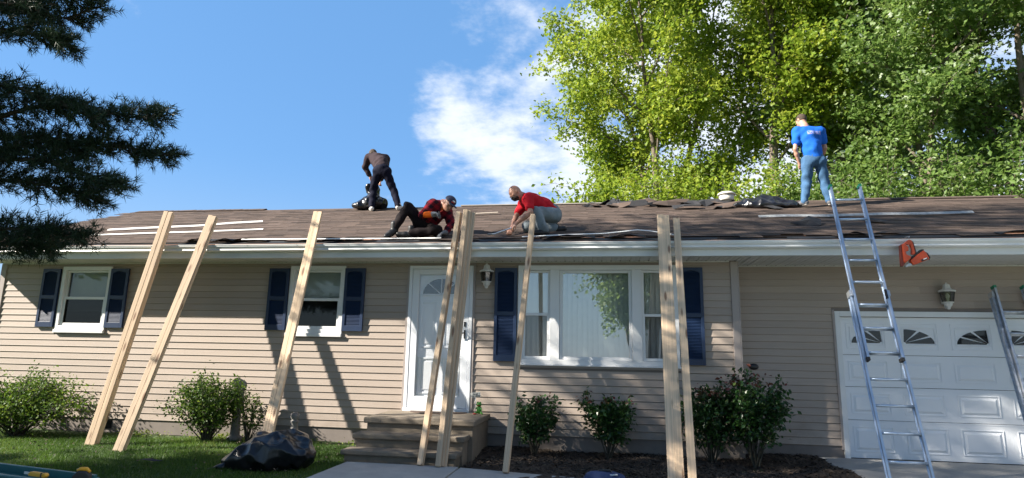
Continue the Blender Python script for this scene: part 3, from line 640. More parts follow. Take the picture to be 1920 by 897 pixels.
bundle((.713, -2.055, 0), (.023, .441, .897), 3.66, [(-.5, 0, .012, 'left, browner board of the two butted boards before the right side of the picture window', 0), (.5, 0, 0, 'right, paler board of the two butted boards before the right side of the picture window', 0)], .086, t2, -.05, '')
bundle((.846, -2.138, 0), (.029, .461, .887), 3.65, [(.28, 0, 0, 'single pine board standing just left of the right navy shutter', 0)], .086, t2, -.05, '')

# ------------------------------------------------------------------ ladders
GREEN = M('green_plastic', (.02, .22, .12), .45); RUBBER = M('black_rubber', (.02, .02, .02), .7)
def rail(mb, a, b, w=.026, dpt=.072):
    mb.obox(a, b, .004, dpt, (1, 0, 0))
    ax = (Vector(b)-Vector(a)).normalized(); nrm = ax.cross(Vector((1, 0, 0))).normalized()
    for s in (-1, 1): mb.obox(Vector(a)+nrm*s*dpt/2, Vector(b)+nrm*s*dpt/2, w, .004, (1, 0, 0))
def ladder(name, label, F, u, width, base, fly, s_first, inset, off, mat=ALUM):
    root = empty(name, F); tag(root, label, 'ladder', 'ladders against the garage')
    u = Vector(u).normalized(); xv = Vector((1, 0, 0)); nv = u.cross(xv).normalized()
    if nv.y > 0: nv = -nv
    O = Vector((0, 0, 0))
    for s in (0, 1):
        mb = MB(); p = O+xv*(width*s); rail(mb, p+u*base[0], p+u*base[1]); r = mb.build('base_rail', mat, root)
        MB().obox(p+u*(base[0]-.02), p+u*(base[0]+.05), .04, .09, (1, 0, 0)).build('foot', RUBBER, r)
        MB().obox(p+u*(base[1]-.06)+nv*.01, p+u*(base[1]+.015)+nv*.01, .034, .10, (1, 0, 0)).build('guide_bracket', STEEL, r)
        mb = MB(); p2 = O+xv*(inset if s == 0 else width-inset)+nv*off; rail(mb, p2+u*fly[0], p2+u*fly[1]); r2 = mb.build('fly_rail', mat, root)
        MB().obox(p2+u*(fly[1]-.005), p2+u*(fly[1]+.03), .034, .082, (1, 0, 0)).build('end_cap', GREEN, r2)
        MB().obox(p2+u*(fly[0]-.02), p2+u*(fly[0]+.02), .034, .082, (1, 0, 0)).build('end_cap', RUBBER, r2)
    s = s_first
    while s < fly[1]-.05:
        if s < base[1]-.03: MB().tube([O+u*s, O+u*s+xv*width], .0165, 10).build('rung', mat, root)
        if s > fly[0]+.03: MB().tube([O+u*s+xv*inset+nv*off, O+u*s+xv*(width-inset)+nv*off], .0165, 10).build('rung', mat, root)
        s += .305
    p = O+xv*(width-inset-.01)+nv*(off+.035)+u*(base[1]-.02); MB().obox(p-u*.09, p+u*.03, .02, .03, (1, 0, 0)).build('rung_lock', BLACK, root)
    return root
ladder('extension_ladder', 'tall aluminium extension ladder with green tips reaching over the roof edge', (2.971, -1.62, .035), (.006, .323, .946), .43, (0, 2.25), (1.38, 3.80), .245, .03, .045)
ladder('extension_ladder', 'scuffed aluminium ladder at the right frame edge leaning on the garage header', (5.08, -.545, .035), (.048, .32, .95), .42, (0, 2.36), (.3, 2.43), .25, .03, .05, M('scuffed_aluminium', (.52, .55, .60), .45, .3, 22, .2, 40, metal=.7))

# ------------------------------------------------------------------ lanterns
LANW = M('lantern_enamel', (.66, .65, .62), .5, .08, 10); SMOKE = glassmat('lantern_glass', .12, (.55, .55, .55)); BULB = M('bulb', (.7, .7, .68), .3)
def lantern(loc, label, k=1.):
    root = empty('wall_lantern', loc); tag(root, label, 'lantern', 'coach lanterns on the walls'); n = 8
    MB().lathe([(.055, .275), (.062, .285), (.05, .30), (.042, .345), (.03, .352), (.012, .36), (.008, .375), (.001, .378)], n=n, smooth=False).lathe([(.108, .245), (.112, .262), (.085, .275), (.05, .276)], n=n, smooth=False).build('cap', LANW, root)
    MB().lathe([(.088, .243), (.092, .235), (.07, .105), (.066, .10)], n=n, smooth=False).build('glass', SMOKE, root)
    gb = MB()
    for i in range(n): a = 2*math.pi*i/n; gb.obox((.092*math.cos(a), .092*math.sin(a), .24), (.07*math.cos(a), .07*math.sin(a), .102), .006, .006, (1, 0, .1))
    gb.build('glazing_bars', BLACK, root)
    MB().lathe([(.002, .0), (.022, .005), (.026, .03), (.05, .055), (.055, .085), (.075, .095), (.075, .104), (.04, .106)], n=n, smooth=False).build('base_cup', LANW, root)
    MB().tube([(0, 0, .106), (0, 0, .15)], .014, 8).lathe([(.014, .15), (.026, .175), (.026, .195), (.012, .22), (.001, .225)], n=12).build('bulb', BULB, root)
    MB().tube([(.0, .03, .02), (.0, .085, .03), (.0, .10, .07), (.0, .10, .17)], .009, 8).box(-.03, .03, .098, .125, .08, .21).build('bracket', LANW, root)
lantern((-1.757, -.142, 2.29), 'white coach lantern between the front door and the navy shutter')
lantern((4.72, .345, 2.07), 'white coach lantern above the garage door')
lantern((5.80, .345, 2.05), 'white coach lantern at the right frame edge behind the scuffed ladder')

# ------------------------------------------------------------------ nail gun hanging on the gutter
ORG = M('nailer_orange', (.55, .075, .025), .38, .12, 14); GRIP = M('grip_black', (.02, .02, .022), .6); NSIL = M('nailer_steel', (.5, .5, .5), .35, metal=.7)
ng = empty('nail_gun', (3.89, -.662, 2.70)); ng.scale = (.88, 1, .9); tag(ng, 'orange framing nail gun hanging from the gutter right of the ladder', 'nail gun')
def pp(pts): return [((X-560)/12.81/133., -(Y-440)/12.81/133.) for X, Y in pts]
MB().prism(pp([(225, 260), (262, 225), (300, 230), (300, 700), (250, 765), (210, 765)]), -.022, .022).build('driver_nose', M('nailer_dark_red', (.16, .03, .02), .5), ng, .004)
MB().prism(pp([(262, 232), (330, 195), (360, 250), (400, 300), (400, 390), (330, 410), (345, 480), (435, 520), (440, 570), (300, 690), (270, 640)]), -.045, .045).build('motor_housing', ORG, ng, .012)
MB().prism(pp([(330, 200), (440, 110), (500, 125), (520, 180), (440, 240), (400, 235)]), -.028, .028).build('handle_top', ORG, ng, .01)
MB().prism(pp([(455, 215), (525, 165), (560, 330), (575, 430), (530, 480), (470, 470), (490, 330)]), -.022, .022).build('handle', ORG, ng, .008)
MB().prism(pp([(505, 130), (540, 170), (590, 440), (560, 470), (530, 200)]), -.024, .024).build('grip', GRIP, ng, .006)
MB().prism(pp([(440, 560), (560, 470), (700, 350), (745, 350), (765, 372), (560, 500), (450, 600)]), -.03, .03).build('rear_rail', GRIP, ng, .006)
MB().prism(pp([(420, 620), (560, 510), (740, 372), (800, 440), (860, 590), (700, 655), (540, 720), (470, 730)]), -.038, .038).build('magazine', ORG, ng, .012)
MB().prism(pp([(650, 610), (800, 550), (815, 590), (670, 655)]), -.041, -.0385).build('label_plate', GRIP, ng); MB().prism(pp([(705, 590), (785, 558), (792, 578), (712, 612)]), -.0425, -.0415).build('label_print', WHITE, ng)
MB().tube([(x, 0, z) for x, z in pp([(780, 405), (850, 450), (890, 550), (870, 600)])], .009, 8).build('hook', GRIP, ng)
MB().prism(pp([(380, 680), (440, 690), (470, 740), (320, 780), (300, 760)]), -.02, .02).build('nose_piece', NSIL, ng, .003)
MB().tube([(x, 0, z) for x, z in pp([(470, 130), (460, 60), (480, 20)])], .005, 6).tube([(pp([(480, 20)])[0][0], 0, pp([(480, 20)])[0][1]), (pp([(480, 20)])[0][0], .12, pp([(480, 10)])[0][1])], .005, 6).build('rafter_hook', NSIL, ng)

# ------------------------------------------------------------------ things on the landing
mat_ = MB().prism([(.42*math.cos(t), .30*math.sin(t)) for t in np.linspace(math.pi, 2*math.pi, 25)], 0, .012, axis='z').build('door_mat', M('coir_mat', (.10, .07, .055), .95, .25, 60, .8, 200)); mat_.location = (-2.42, -.10, .4925); tag(mat_, 'dark half-round door mat on the landing below the storm door', 'door mat')
fg = empty('frog_figurine', (-1.80, -.21, .492)); tag(fg, 'small green frog figurine holding a lettered sign on the landing', 'figurine')
FGM = M('frog_green', (.06, .26, .03), .4, .25, 40); FRED = M('frog_red', (.28, .02, .015), .5)
e3 = lambda c, r, kk=.01: ('e', c, r, None, kk)
sdf('body', [e3((0, 0, .06), (.035, .032, .055)), e3((0, -.008, .135), (.038, .034, .03)), e3((-.02, -.015, .162), (.013, .013, .014)), e3((.02, -.015, .162), (.013, .013, .014)), ('c', (-.03, -.01, .03), (-.055, -.045, .012), .016, .012, .008), ('c', (.03, -.01, .03), (.052, -.045, .012), .016, .012, .008), ('c', (-.03, -.01, .09), (-.05, -.03, .075), .011, .009, .008), ('c', (.03, -.01, .09), (.045, -.035, .06), .011, .009, .008)], FGM, fg, h=.005)
sdf('mouth', [e3((0, -.03, .128), (.024, .012, .012))], FRED, fg, h=.004); sdf('hat', [e3((0, -.004, .165), (.02, .02, .01))], M('frog_cream', (.6, .55, .25), .6), fg, h=.004)
sdf('feet', [e3((-.05, -.055, .01), (.03, .022, .012))], FRED, fg, h=.004)
MB().tube([(-.052, -.034, .0), (-.048, -.036, .235)], .006, 8).build('sign_post', WHITE, fg)
sg = MB().obox((-.118, -.045, .262), (.022, -.045, .278), .066, .008, (0, 0, 1)).build('sign_board', M('sign_cream', (.72, .70, .64), .7), fg)
for tx, zz_ in (('GLAD', .270), ("YER HERE", .242)):
    cu_ = bpy.data.curves.new('sign_lettering', 'FONT'); cu_.body = tx; cu_.size = .030; cu_.align_x = 'CENTER'; cu_.extrude = .0008; o = bpy.data.objects.new('sign_lettering', cu_); cu_.materials.append(BLACK); me_ = bpy.data.meshes.new_from_object(o); o = bpy.data.objects.new('sign_lettering', me_); link(o, sg)
    o.matrix_local = Matrix.Translation((-.048, -.0505, zz_)) @ Matrix.Rotation(R(90), 4, 'X') @ Matrix.Rotation(R(6), 4, 'Z')

# ------------------------------------------------------------------ ornaments by the wall
STONE = M('cast_stone', (.20, .19, .18), .9, .25, 14, .5, 60)
o = MB().lathe([(.14, 0), (.14, .03), (.10, .05), (.075, .12), (.055, .22), (.042, .29), (.06, .31), (.06, .325), (.035, .335), (.05, .355), (.062, .385), (.058, .415), (.035, .44), (.002, .448)]).build('garden_finial', STONE); o.location = (-4.50, -.36, 0); tag(o, 'small grey stone garden finial with ball top behind the lawn trash bag', 'garden ornament')
o = empty('garden_statue', (-5.46, -.30, 0)); tag(o, 'grey stone garden statue top poking out of the round shrub', 'garden ornament')
sdf('figure', [('c', (0, 0, .45), (0, 0, .72), .09, .075), ('c', (0, 0, .72), (.02, -.02, .80), .06, .07), e3((-.02, -.02, .835), (.09, .075, .07), .03), e3((.05, -.01, .79), (.07, .06, .08), .03), e3((-.03, -.03, .885), (.035, .03, .03), .02)], STONE, o, h=.012, wr=.006, wf=40)
MB().lathe([(.12, 0), (.12, .05), (.07, .08), (.06, .38), (.1, .42), (.1, .47), (.001, .48)]).build('pedestal', STONE, o)

# ------------------------------------------------------------------ trash bags
def bagmat(name, col, rough):
    m = M(name, col, rough, .2, 5, 0, spec=.6); t = m.node_tree; N = t.nodes; L = t.links; b = N['Principled BSDF']
    tcn = N.new('ShaderNodeTexCoord'); mp = N.new('ShaderNodeMapping'); mp.inputs['Scale'].default_value = (1, 1, .55); mp.inputs['Rotation'].default_value = (.3, .5, .2); L.new(tcn.outputs['Object'], mp.inputs[0])
    mg = N.new('ShaderNodeTexNoise'); mg.noise_type = 'RIDGED_MULTIFRACTAL'; mg.inputs['Scale'].default_value = 5; mg.inputs['Detail'].default_value = 4; L.new(mp.outputs[0], mg.inputs['Vector'])
    bp = N.new('ShaderNodeBump'); bp.inputs['Strength'].default_value = .35; bp.inputs['Distance'].default_value = .02; L.new(mg.outputs[0], bp.inputs['Height']); L.new(bp.outputs[0], b.inputs['Normal']); return m
BAG = bagmat('black_bag_plastic', (.009, .009, .012), .30)
b = empty('trash_bag', (-3.80, -2.22, 0)); b.scale = (.92, .9, .86); tag(b, 'full black trash bag lying on the lawn before the walk', 'trash bag', 'black trash bags')
e4 = lambda c, r, kk=.06: ('e', c, r, None, kk)
sdf('bag_body', [e4((.05, .05, .20), (.40, .33, .25)), e4((.12, .1, .30), (.28, .22, .17)), e4((-.2, -.06, .13), (.28, .24, .17)), e4((.38, 0, .18), (.16, .18, .14)), e4((.46, .02, .20), (.06, .1, .05), .04), e4((-.12, .12, .36), (.13, .12, .09))], BAG, b, h=.013, crease=.085, cf=5.0, cuts=[((0, 0, .004), (0, 0, -1))])
sdf('bag_mouth', [('c', (-.36, -.1, .12), (-.52, -.2, .03), .07, .05, .03), ('c', (-.5, -.2, .03), (-.62, -.27, .012), .04, .02, .02), e4((-.36, .02, .22), (.08, .07, .09), .04)], BAG, b, h=.01, wr=.010, wf=45, cuts=[((0, 0, .004), (0, 0, -1))])
def roofmat(P, yaw=0.):
    m = Q.to_4x4() @ Matrix.Rotation(yaw, 4, 'Z'); m.translation = Vector((P[0], P[1], RZ(P[1])+.012)); return m
b = empty('trash_bag'); b.matrix_world = roofmat((2.87, 2.38)) @ Matrix.Diagonal((1, 1, .78, 1)); tag(b, 'flattened black trash bag on the roof beside the round vent', 'trash bag', 'black trash bags')
sdf('bag_body', [e4((-.02, 0, .09), (.33, .20, .11), .05), e4((.08, .08, .15), (.2, .13, .10), .05), e4((.28, -.03, .05), (.26, .16, .07), .05), e4((-.3, .02, .07), (.2, .12, .06), .05), e4((-.42, .03, .04), (.12, .06, .03), .03)], BAG, b, h=.012, crease=.06, cf=7., seed=2., cuts=[((0, 0, .004), (0, 0, -1))])
b = empty('trash_bag', (-4.98, 2.95, 4.29)); tag(b, 'black trash bag held open on the ridge by the stooping worker', 'trash bag', 'black trash bags')
sdf('bag_body', [('c', (.17, .05, .52), (.10, .02, .22), .05, .15, .06), e4((.12, 0, .14), (.27, .18, .15)), e4((-.12, -.06, .06), (.17, .12, .07)), e4((.30, .05, .13), (.11, .1, .13)), ('c', (.12, .05, .56), (.02, .05, .50), .045, .05, .03), ('c', (.0, .05, .50), (.0, .04, .40), .05, .03, .03)], BAG, b, h=.012, crease=.045, cf=7., seed=1., cuts=[((0, 0, -.10), (0, SL, -1))])

# ------------------------------------------------------------------ bits on the roof
ALB = M('drip_edge_white', (.82, .80, .76), .45, .12, 8)
def strip(name, label, pts, w, mat, group, lift=.02, cat='metal strip', lip=.012):
    mb = MB()
    ps = [Vector((x, y, RZ(y)+lift+dz)) for x, y, dz in pts]
    for p, q in zip(ps, ps[1:]):
        mb.obox(p+n_*w*.2, q+n_*w*.2+(q-p).normalized()*.002, w, .003, d_*.91+n_*.42)
    return tag(mb.build(name, mat), label, cat, group)
strip('drip_edge', 'upper of two long white metal strips on the left roof slope', [(-9.0, .70, .0), (-8.2, .83, .008), (-7.4, 1.03, 0), (-6.9, 1.22, .01), (-6.4, 1.43, 0)], .052, ALB, 'torn-off strips on the roof', lip=.04)
strip('drip_edge', 'lower of two long white metal strips on the left roof slope', [(-9.0, .18, 0), (-7.8, .30, .006), (-6.9, .42, 0), (-5.85, .56, .004)], .036, ALB, 'torn-off strips on the roof', lip=.035)
strip('drip_edge', 'long grey flashing strip on the roof behind the ladder top', [(2.46, 1.17, .0), (2.9, 1.15, .012), (3.5, 1.13, .004), (4.3, 1.14, .02), (4.95, 1.15, .015), (5.65, 1.20, .02)], .065, M('flashing_grey', (.34, .35, .35), .7, .42, 16), 'torn-off strips on the roof')
strip('drip_edge', 'thin white strip bent along the eave between the kneeling worker and the right boards', [(-1.2, -.40, .015), (-.6, -.36, .03), (0, -.33, .04), (.45, -.25, .07), (.62, -.28, .06), (.95, -.38, .02)], .02, ALB, 'torn-off strips on the roof')
strip('drip_edge', 'white strip lying along the eave right of the third board bundle', [(-5.6, -.42, .02), (-4.9, -.43, .02), (-3.2, -.44, .015), (-2.4, -.44, .015)], .025, ALB, 'torn-off strips on the roof')
bw = MB().obox((-2.55, 1.9, RZ(1.9)+.03), (-1.98, 1.92, RZ(1.92)+.05), .06, .02, d_).build('wood_offcut', M('offcut', (.5, .42, .34), .8, .15, 10)); tag(bw, 'short pale wood offcut on the roof behind the fanned boards', 'offcut')
vt = empty('roof_vent', (2.33, 3.0, RZ(3.0)-.05)); tag(vt, 'round white roof vent near the ridge', 'vent'); VW = M('vent_white', (.62, .58, .52), .5, .15, 9)
MB().lathe([(.10, 0), (.10, .10), (.135, .10), (.14, .105), (.14, .20), (.13, .205), (.1, .206)]).build('collar', VW, vt); MB().lathe([(.15, .206), (.17, .21), (.165, .235), (.12, .265), (.05, .278), (.001, .28)]).build('hood', VW, vt)
sm = []
for q in range(5):
    pts = []; n = 7
    for i in range(n): a = 2*math.pi*i/n; r = random.uniform(.07, .16); pts.append((r*1.5*math.cos(a), r*.8*math.sin(a)))
    V = [(x, y, random.uniform(0, .05)) for x, y in pts]; mb = MB(); c = (0, 0, .045)
    vs = V+[(0, 0, .05)]+[(x, y, z-.006) for x, y, z in V]
    mb.add(vs, [(i, (i+1) % n, n) for i in range(n)]+[(n+1+i, n+1+(i+1) % n, (i+1) % n, i) for i in range(n)], .15+.15*q)
    me = mb.mesh('shingle_scrap'); me.materials.append(SHING if q % 2 else FELT); sm.append(me)
rs = random.Random(21)
spots = [(rs.uniform(-.3, 2.2), rs.uniform(2.7, 3.13)) for _ in range(22)]+[(rs.uniform(1.2, 3.3), rs.uniform(2.0, 2.7)) for _ in range(7)]+[(rs.uniform(3, 4), rs.uniform(.5, .9)) for _ in range(2)]
for i, (x, y) in enumerate(spots):
    o = bpy.data.objects.new('shingle_scrap', sm[i % 5]); link(o); m = roofmat((x, y), rs.uniform(0, 6.28)) @ Matrix.Rotation(rs.uniform(-.55, .35), 4, 'X') @ Matrix.Diagonal((rs.uniform(.9, 2.0),)*3).to_4x4(); o.matrix_world = m; tag(o, 'torn dark shingle scrap lying on the roof near the ridge', 'shingle scrap', 'torn shingle scraps')
# flaps of lifted shingle along the lower edge
for i, (x, w) in enumerate([(-6.35, .5), (-5.9, .35), (-5.5, .6), (-4.2, .9), (-3.75, .6), (-.5, .7), (.3, .5), (3.3, .35), (5.3, .5)]):
    n = 7; vs = []
    for j in range(n+1):
        xx = x-w/2+w*j/n; lf = .05*math.sin(math.pi*j/n)+rs.uniform(0, .012); yb = -.40-rs.uniform(0, .03)
        vs += [(xx, yb, RZ(yb)+lf+.012), (xx, yb+.17, RZ(yb+.17)+.014)]
    vs2 = [(a_, b_, c_-.005) for a_, b_, c_ in vs]; k = len(vs)
    fs = [(2*j, 2*j+2, 2*j+3, 2*j+1) for j in range(n)]+[(k+2*j+1, k+2*j+3, k+2*j+2, k+2*j) for j in range(n)]+[(k+2*j, k+2*j+2, 2*j+2, 2*j) for j in range(n)]
    MB().add(vs+vs2, fs, .2).build('lifted_shingle', FELT, roof)

# ------------------------------------------------------------------ foreground: teal tray with tape measure and knife, blue tool bag, debris
TEAL = M('teal_enamel', (.012, .11, .115), .35, .15, 6, .05, 30); YEL = M('tool_yellow', (.75, .36, .02), .4)
tt = empty('work_table', (-3.42, -5.6, -.04)); tag(tt, 'teal painted steel work table at the lower left corner', 'table'); tt.rotation_euler = (0, 0, R(-12))
MB().box(-3.0, .22, -.9, .19, .50, .525).build('table_top', TEAL, tt, .004); MB().box(-3.0, .22, .191, .215, .47, .575).build('rear_rim', TEAL, tt, .004); MB().box(-3.0, .2, .02, .05, .5255, .556).build('rib', TEAL, tt, .006); MB().box(-3.0, .2, -.2, -.17, .5255, .548).build('rib', TEAL, tt, .006); MB().box(.221, .245, -.9, .215, .47, .56).build('end_rim', TEAL, tt, .004)
for x in (-2.9, .15):
    for y in (-.85, .14): MB().box(x-.02, x+.02, y-.02, y+.02, 0, .499).build('leg', STEEL, tt)
tm = empty('tape_measure', (-3.03, -5.70, .525)); tag(tm, 'black and yellow tape measure on the teal table', 'tape measure'); tm.rotation_euler = (0, 0, R(20))
prof = [(-.045, .0), (.04, 0), (.048, .02), (.045, .06), (.025, .083), (-.02, .085), (-.045, .06)]
MB().prism(prof, -.024, .024).build('case', GRIP, tm, .008, 3); MB().tube([(-.03, 0, .086), (-.01, 0, .093), (.02, 0, .092), (.04, 0, .075)], [.008, .012, .012, .008], 8).build('lock_stripe', YEL, tm); MB().box(-.06, -.045, -.012, .012, .0, .02).build('tape_tongue', YEL, tm)
kn = empty('utility_knife', (-3.35, -5.68, .557)); tag(kn, 'yellow-handled utility knife beside the tape measure', 'knife'); kn.rotation_euler = (0, 0, R(-12))
MB().prism([(-.06, .0), (.08, 0), (.09, .012), (.08, .026), (-.05, .026), (-.065, .014)], -.014, .014).build('handle', YEL, kn, .006, 3); MB().box(-.115, -.06, -.002, .002, .006, .02).build('blade', STEEL, kn); MB().box(.05, .06, -.0155, .0155, .002, .027).build('end_band', GRIP, kn)
tb = empty('tool_bag', (-.03, -2.95, .052)); tag(tb, 'dark blue tool bag at the bottom edge before the bed', 'tool bag'); BLUEC = M('blue_canvas', (.012, .03, .10), .75, .2, 30, .4, 120)
sdf('bag_body', [e4((0, 0, .10), (.23, .13, .11), .04), e4((0, .02, .17), (.17, .07, .05), .04)], BLUEC, tb, h=.012, wr=.006, wf=30, cuts=[((0, 0, .003), (0, 0, -1))]); MB().tube([(-.07, .0, .19), (-.05, 0, .225), (.05, 0, .23), (.08, 0, .19)], .01, 8).build('handle', BLACK, tb); MB().tube([(.02, -.05, .19), (.12, -.05, .205)], .008, 8).build('zip', STEEL, tb)
db = obj('roof_debris', sm[0], None); db.location = (-5.2, -2.35, .045); db.scale = (.8, .6, .6); tag(db, 'dark scrap of roofing lying alone in the lawn grass', 'debris')

# ------------------------------------------------------------------ vegetation
BARK = M('bark', (.17, .135, .105), .95, .3, 7, 1., 22, stretch=(1, 1, .25), bdist=.04)
BARKD = M('pine_bark', (.085, .065, .05), .95, .3, 8, 1., 22, bdist=.04)
CANE = M('rose_cane', (.05, .045, .03), .8, .3, 12)
LMAP = leafmat('maple_leaves_sunny', [(0, (.09, .16, .014)), (.5, (.19, .29, .026)), (1, (.36, .42, .06))], .5, .5, .35)
LMAP2 = leafmat('maple_leaves_deep', [(0, (.065, .13, .024)), (.6, (.15, .25, .055)), (.86, (.24, .34, .11)), (1, (.44, .52, .36))], .54, .45, .4)
LPIN = leafmat('pine_needles', [(0, (.012, .028, .016)), (.7, (.028, .055, .026)), (1, (.055, .085, .03))], .15, .5, .3)
LSHR = leafmat('shrub_leaves', [(0, (.03, .075, .012)), (.55, (.09, .17, .02)), (1, (.26, .32, .05))], .38, .5, .4)
LROS = leafmat('rose_leaves', [(0, (.012, .04, .012)), (.6, (.03, .085, .018)), (.85, (.075, .15, .03)), (.9, (.12, .05, .03)), (1, (.16, .035, .03))], .25, .33, .5)
def nrm(v): return v/np.maximum(np.linalg.norm(v, axis=-1, keepdims=True), 1e-9)
def leaf_mesh(name, P, size, tint, up=.35, fold=.25, aspect=.75, droop=.3, outdir=None, lobed=False):
    n = len(P); N = nrm(RNG.normal(size=(n, 3))+np.array([0, 0, up*2])); a = RNG.normal(size=(n, 3))+np.array([0, 0, -droop])
    if outdir is not None: a = a*.7+outdir
    T = nrm(a-N*np.sum(a*N, 1, keepdims=True)); B = np.cross(N, T); s = np.asarray(size)[:, None]
    base = P; tip = P+T*s; mid = P+T*s*.45; l = mid+B*s*aspect*.5+N*s*fold*.35; r = mid-B*s*aspect*.5+N*s*fold*.35
    if lobed:
        # five-point leaf: base, side lobes, tip
        l2 = P+T*s*.80+B*s*aspect*.30; r2 = P+T*s*.80-B*s*aspect*.30; m2 = P+T*s*.55
        V = np.stack([base, l, m2+B*s*.12, l2, tip, r2, m2-B*s*.12, r], 1).reshape(-1, 3); k = np.arange(n)[:, None]*8
        F = np.concatenate([k+np.array([[0, 2, 1]]), k+np.array([[0, 6, 2]]), k+np.array([[0, 7, 6]]), k+np.array([[2, 4, 3]]), k+np.array([[2, 6, 4]]), k+np.array([[6, 5, 4]])], 0); t = np.tile(tint, 6)
    else:
        V = np.stack([base, l, tip, r], 1).reshape(-1, 3); k = np.arange(n)[:, None]*4
        F = np.concatenate([k+np.array([[0, 2, 1]]), k+np.array([[0, 3, 2]])], 0); t = np.tile(tint, 2)
    return np_mesh(name, V, F, t)
def wobble(a, b, n, amp, bow=0., rs=random):
    a = Vector(a); b = Vector(b); L_ = (b-a).length; out = []; o = Vector((0, 0, 0))
    for i in range(n+1):
        t = i/n; o = o+Vector((rs.gauss(0, amp), rs.gauss(0, amp), rs.gauss(0, amp*.5)))*(1 if 0 < i else 0); out.append(a.lerp(b, t)+o*L_*.5*min(1, t*2)+Vector((0, 0, bow*L_*math.sin(math.pi*t))))
    return out
def along(pts, t):
    x = t*(len(pts)-1); i = min(int(x), len(pts)-2); return pts[i].lerp(pts[i+1], x-i)
def maple(label, base, H, CR_, seed, mat, leafn, lsize, tmean, limbs=14, lean=(0, 0), first=.28, zvis=4.5, r0=.2, fork=1):
    rs = random.Random(seed); root = empty('maple_tree', base); tag(root, label, 'tree', 'trees around the house'); tb_ = MB()
    leads = []
    if fork == 1: leads.append((wobble((0, 0, -.1), (lean[0], lean[1], H*.95), 10, .012, rs=rs), r0))
    else:
        st_ = wobble((0, 0, -.1), (lean[0]*.25, lean[1]*.25, H*.24), 4, .015, rs=rs); tb_.tube(st_, np.linspace(r0*1.15, r0*.9, 5).tolist(), 10)
        for q in range(fork):
            a = 2*math.pi*(q+rs.random()*.5)/fork; e = Vector((lean[0]+CR_*.45*math.cos(a), lean[1]+CR_*.45*math.sin(a), H*rs.uniform(.85, .98))); leads.append((wobble(st_[-1], e, 8, .014, rs=rs), r0*.72))
    clus = []
    for pts, rr in leads:
        m = len(pts); tb_.tube(pts, [rr*(1-.9*(i/(m-1))**.85) for i in range(m)], 9)
        for i in range(max(4, limbs//len(leads))):
            t = first+(.97-first)*(i+rs.random()*.7)/max(4, limbs//len(leads)); p = along(pts, min(t, .99)); az = i*2.4+rs.uniform(-.5, .5); h = (p.z/H)
            prof = math.sin(math.pi*min(1, max(.12, (h-.08)/.98)))**.65; ln = CR_*prof*rs.uniform(.75, 1.15)*(1 if fork == 1 else .72); el = rs.uniform(.25, .75)+.35*h
            e = p+Vector((math.cos(az)*math.cos(el), math.sin(az)*math.cos(el), math.sin(el)))*ln; lp = wobble(p, e, 6, .03, .05, rs); rad = max(.02, rr*.42*(1-.6*h)); tb_.tube(lp, [rad*(1-.85*j/6) for j in range(7)], 6, cap=False)
            for j in range(11):
                tj = .28+.72*(j+rs.random())/11; q = along(lp, min(tj, .99)); ax = (e-p).normalized(); dv = Vector((rs.gauss(0, 1), rs.gauss(0, 1), rs.gauss(.25, .7))).normalized(); dv = (dv+ax*.55).normalized(); sl2 = rs.uniform(.45, 1.25)*(.55+.5*CR_/4)
                q2 = q+dv*sl2
                if q2.z+base[2] > zvis-1: tb_.tube([q, q+dv*sl2*.5+Vector((0, 0, .04)), q2], [.014, .009, .004], 4, cap=False)
                for w in (.45, .75, 1.0): clus.append((q+dv*sl2*w, .30 if w < 1 else .24))
    tb_.build('trunk', BARK, root)
    C = np.array([tuple(c) for c, _ in clus]); Rr = np.array([r for _, r in clus]); kp = (C[:, 2]+base[2]) > zvis; C = C[kp]; Rr = Rr[kp]; per = int(leafn/len(C))+1
    P = np.repeat(C, per, 0)+RNG.normal(size=(len(C)*per, 3))*np.repeat(Rr, per)[:, None]*np.array([1, 1, .8]); ct = np.repeat(RNG.normal(0, .12, len(C)), per)
    sz = RNG.uniform(.7, 1.25, len(P))*lsize; tint = np.clip(RNG.normal(tmean, .17, len(P))+ct, 0, 1)
    obj('crown', leaf_mesh('crown', P, sz, tint, up=.45, aspect=.85, lobed=(base[1] > 0 and base[1] < 15 and H != 17)), mat, root)
maple('tall sunny yellow-green maple behind the roof, leftmost of the row', (2.3, 14.2, 0), 18.5, 6.3, 5, LMAP, 54000, .165, .6, limbs=33, lean=(-.5, 0), r0=.22, fork=3, first=.12)
maple('yellow-green maple with leaning trunk behind the roof vent', (5.3, 12.5, 0), 17.5, 4.4, 8, LMAP, 44000, .155, .55, limbs=26, lean=(1.6, 0), r0=.30, fork=2)
maple('thin open-crowned maple rising behind the man in blue', (7.7, 12.2, 0), 17, 3.2, 12, LMAP2, 15000, .155, .5, limbs=16, lean=(.5, 0), r0=.2)
maple('deep green maple right of the man in blue', (9.7, 10.9, 0), 15.0, 3.9, 15, LMAP2, 28000, .155, .6, limbs=20, lean=(.2, 0), r0=.24, fork=2)
maple('grey-green maple with forked trunk above the right end of the roof', (12.2, 10.4, 0), 16.0, 4.2, 19, LMAP2, 30000, .155, .68, limbs=20, lean=(.4, 0), r0=.26, fork=3)
maple('dense grey-green maple at the right frame edge', (15.0, 9.6, 0), 15.5, 4.2, 23, LMAP2, 26000, .155, .7, limbs=20, r0=.25, fork=2)
maple('shaded maple far back behind the forked maple', (13.0, 19.0, 0), 15.0, 5.0, 31, LMAP2, 15000, .20, .35, limbs=18, r0=.22, fork=2)
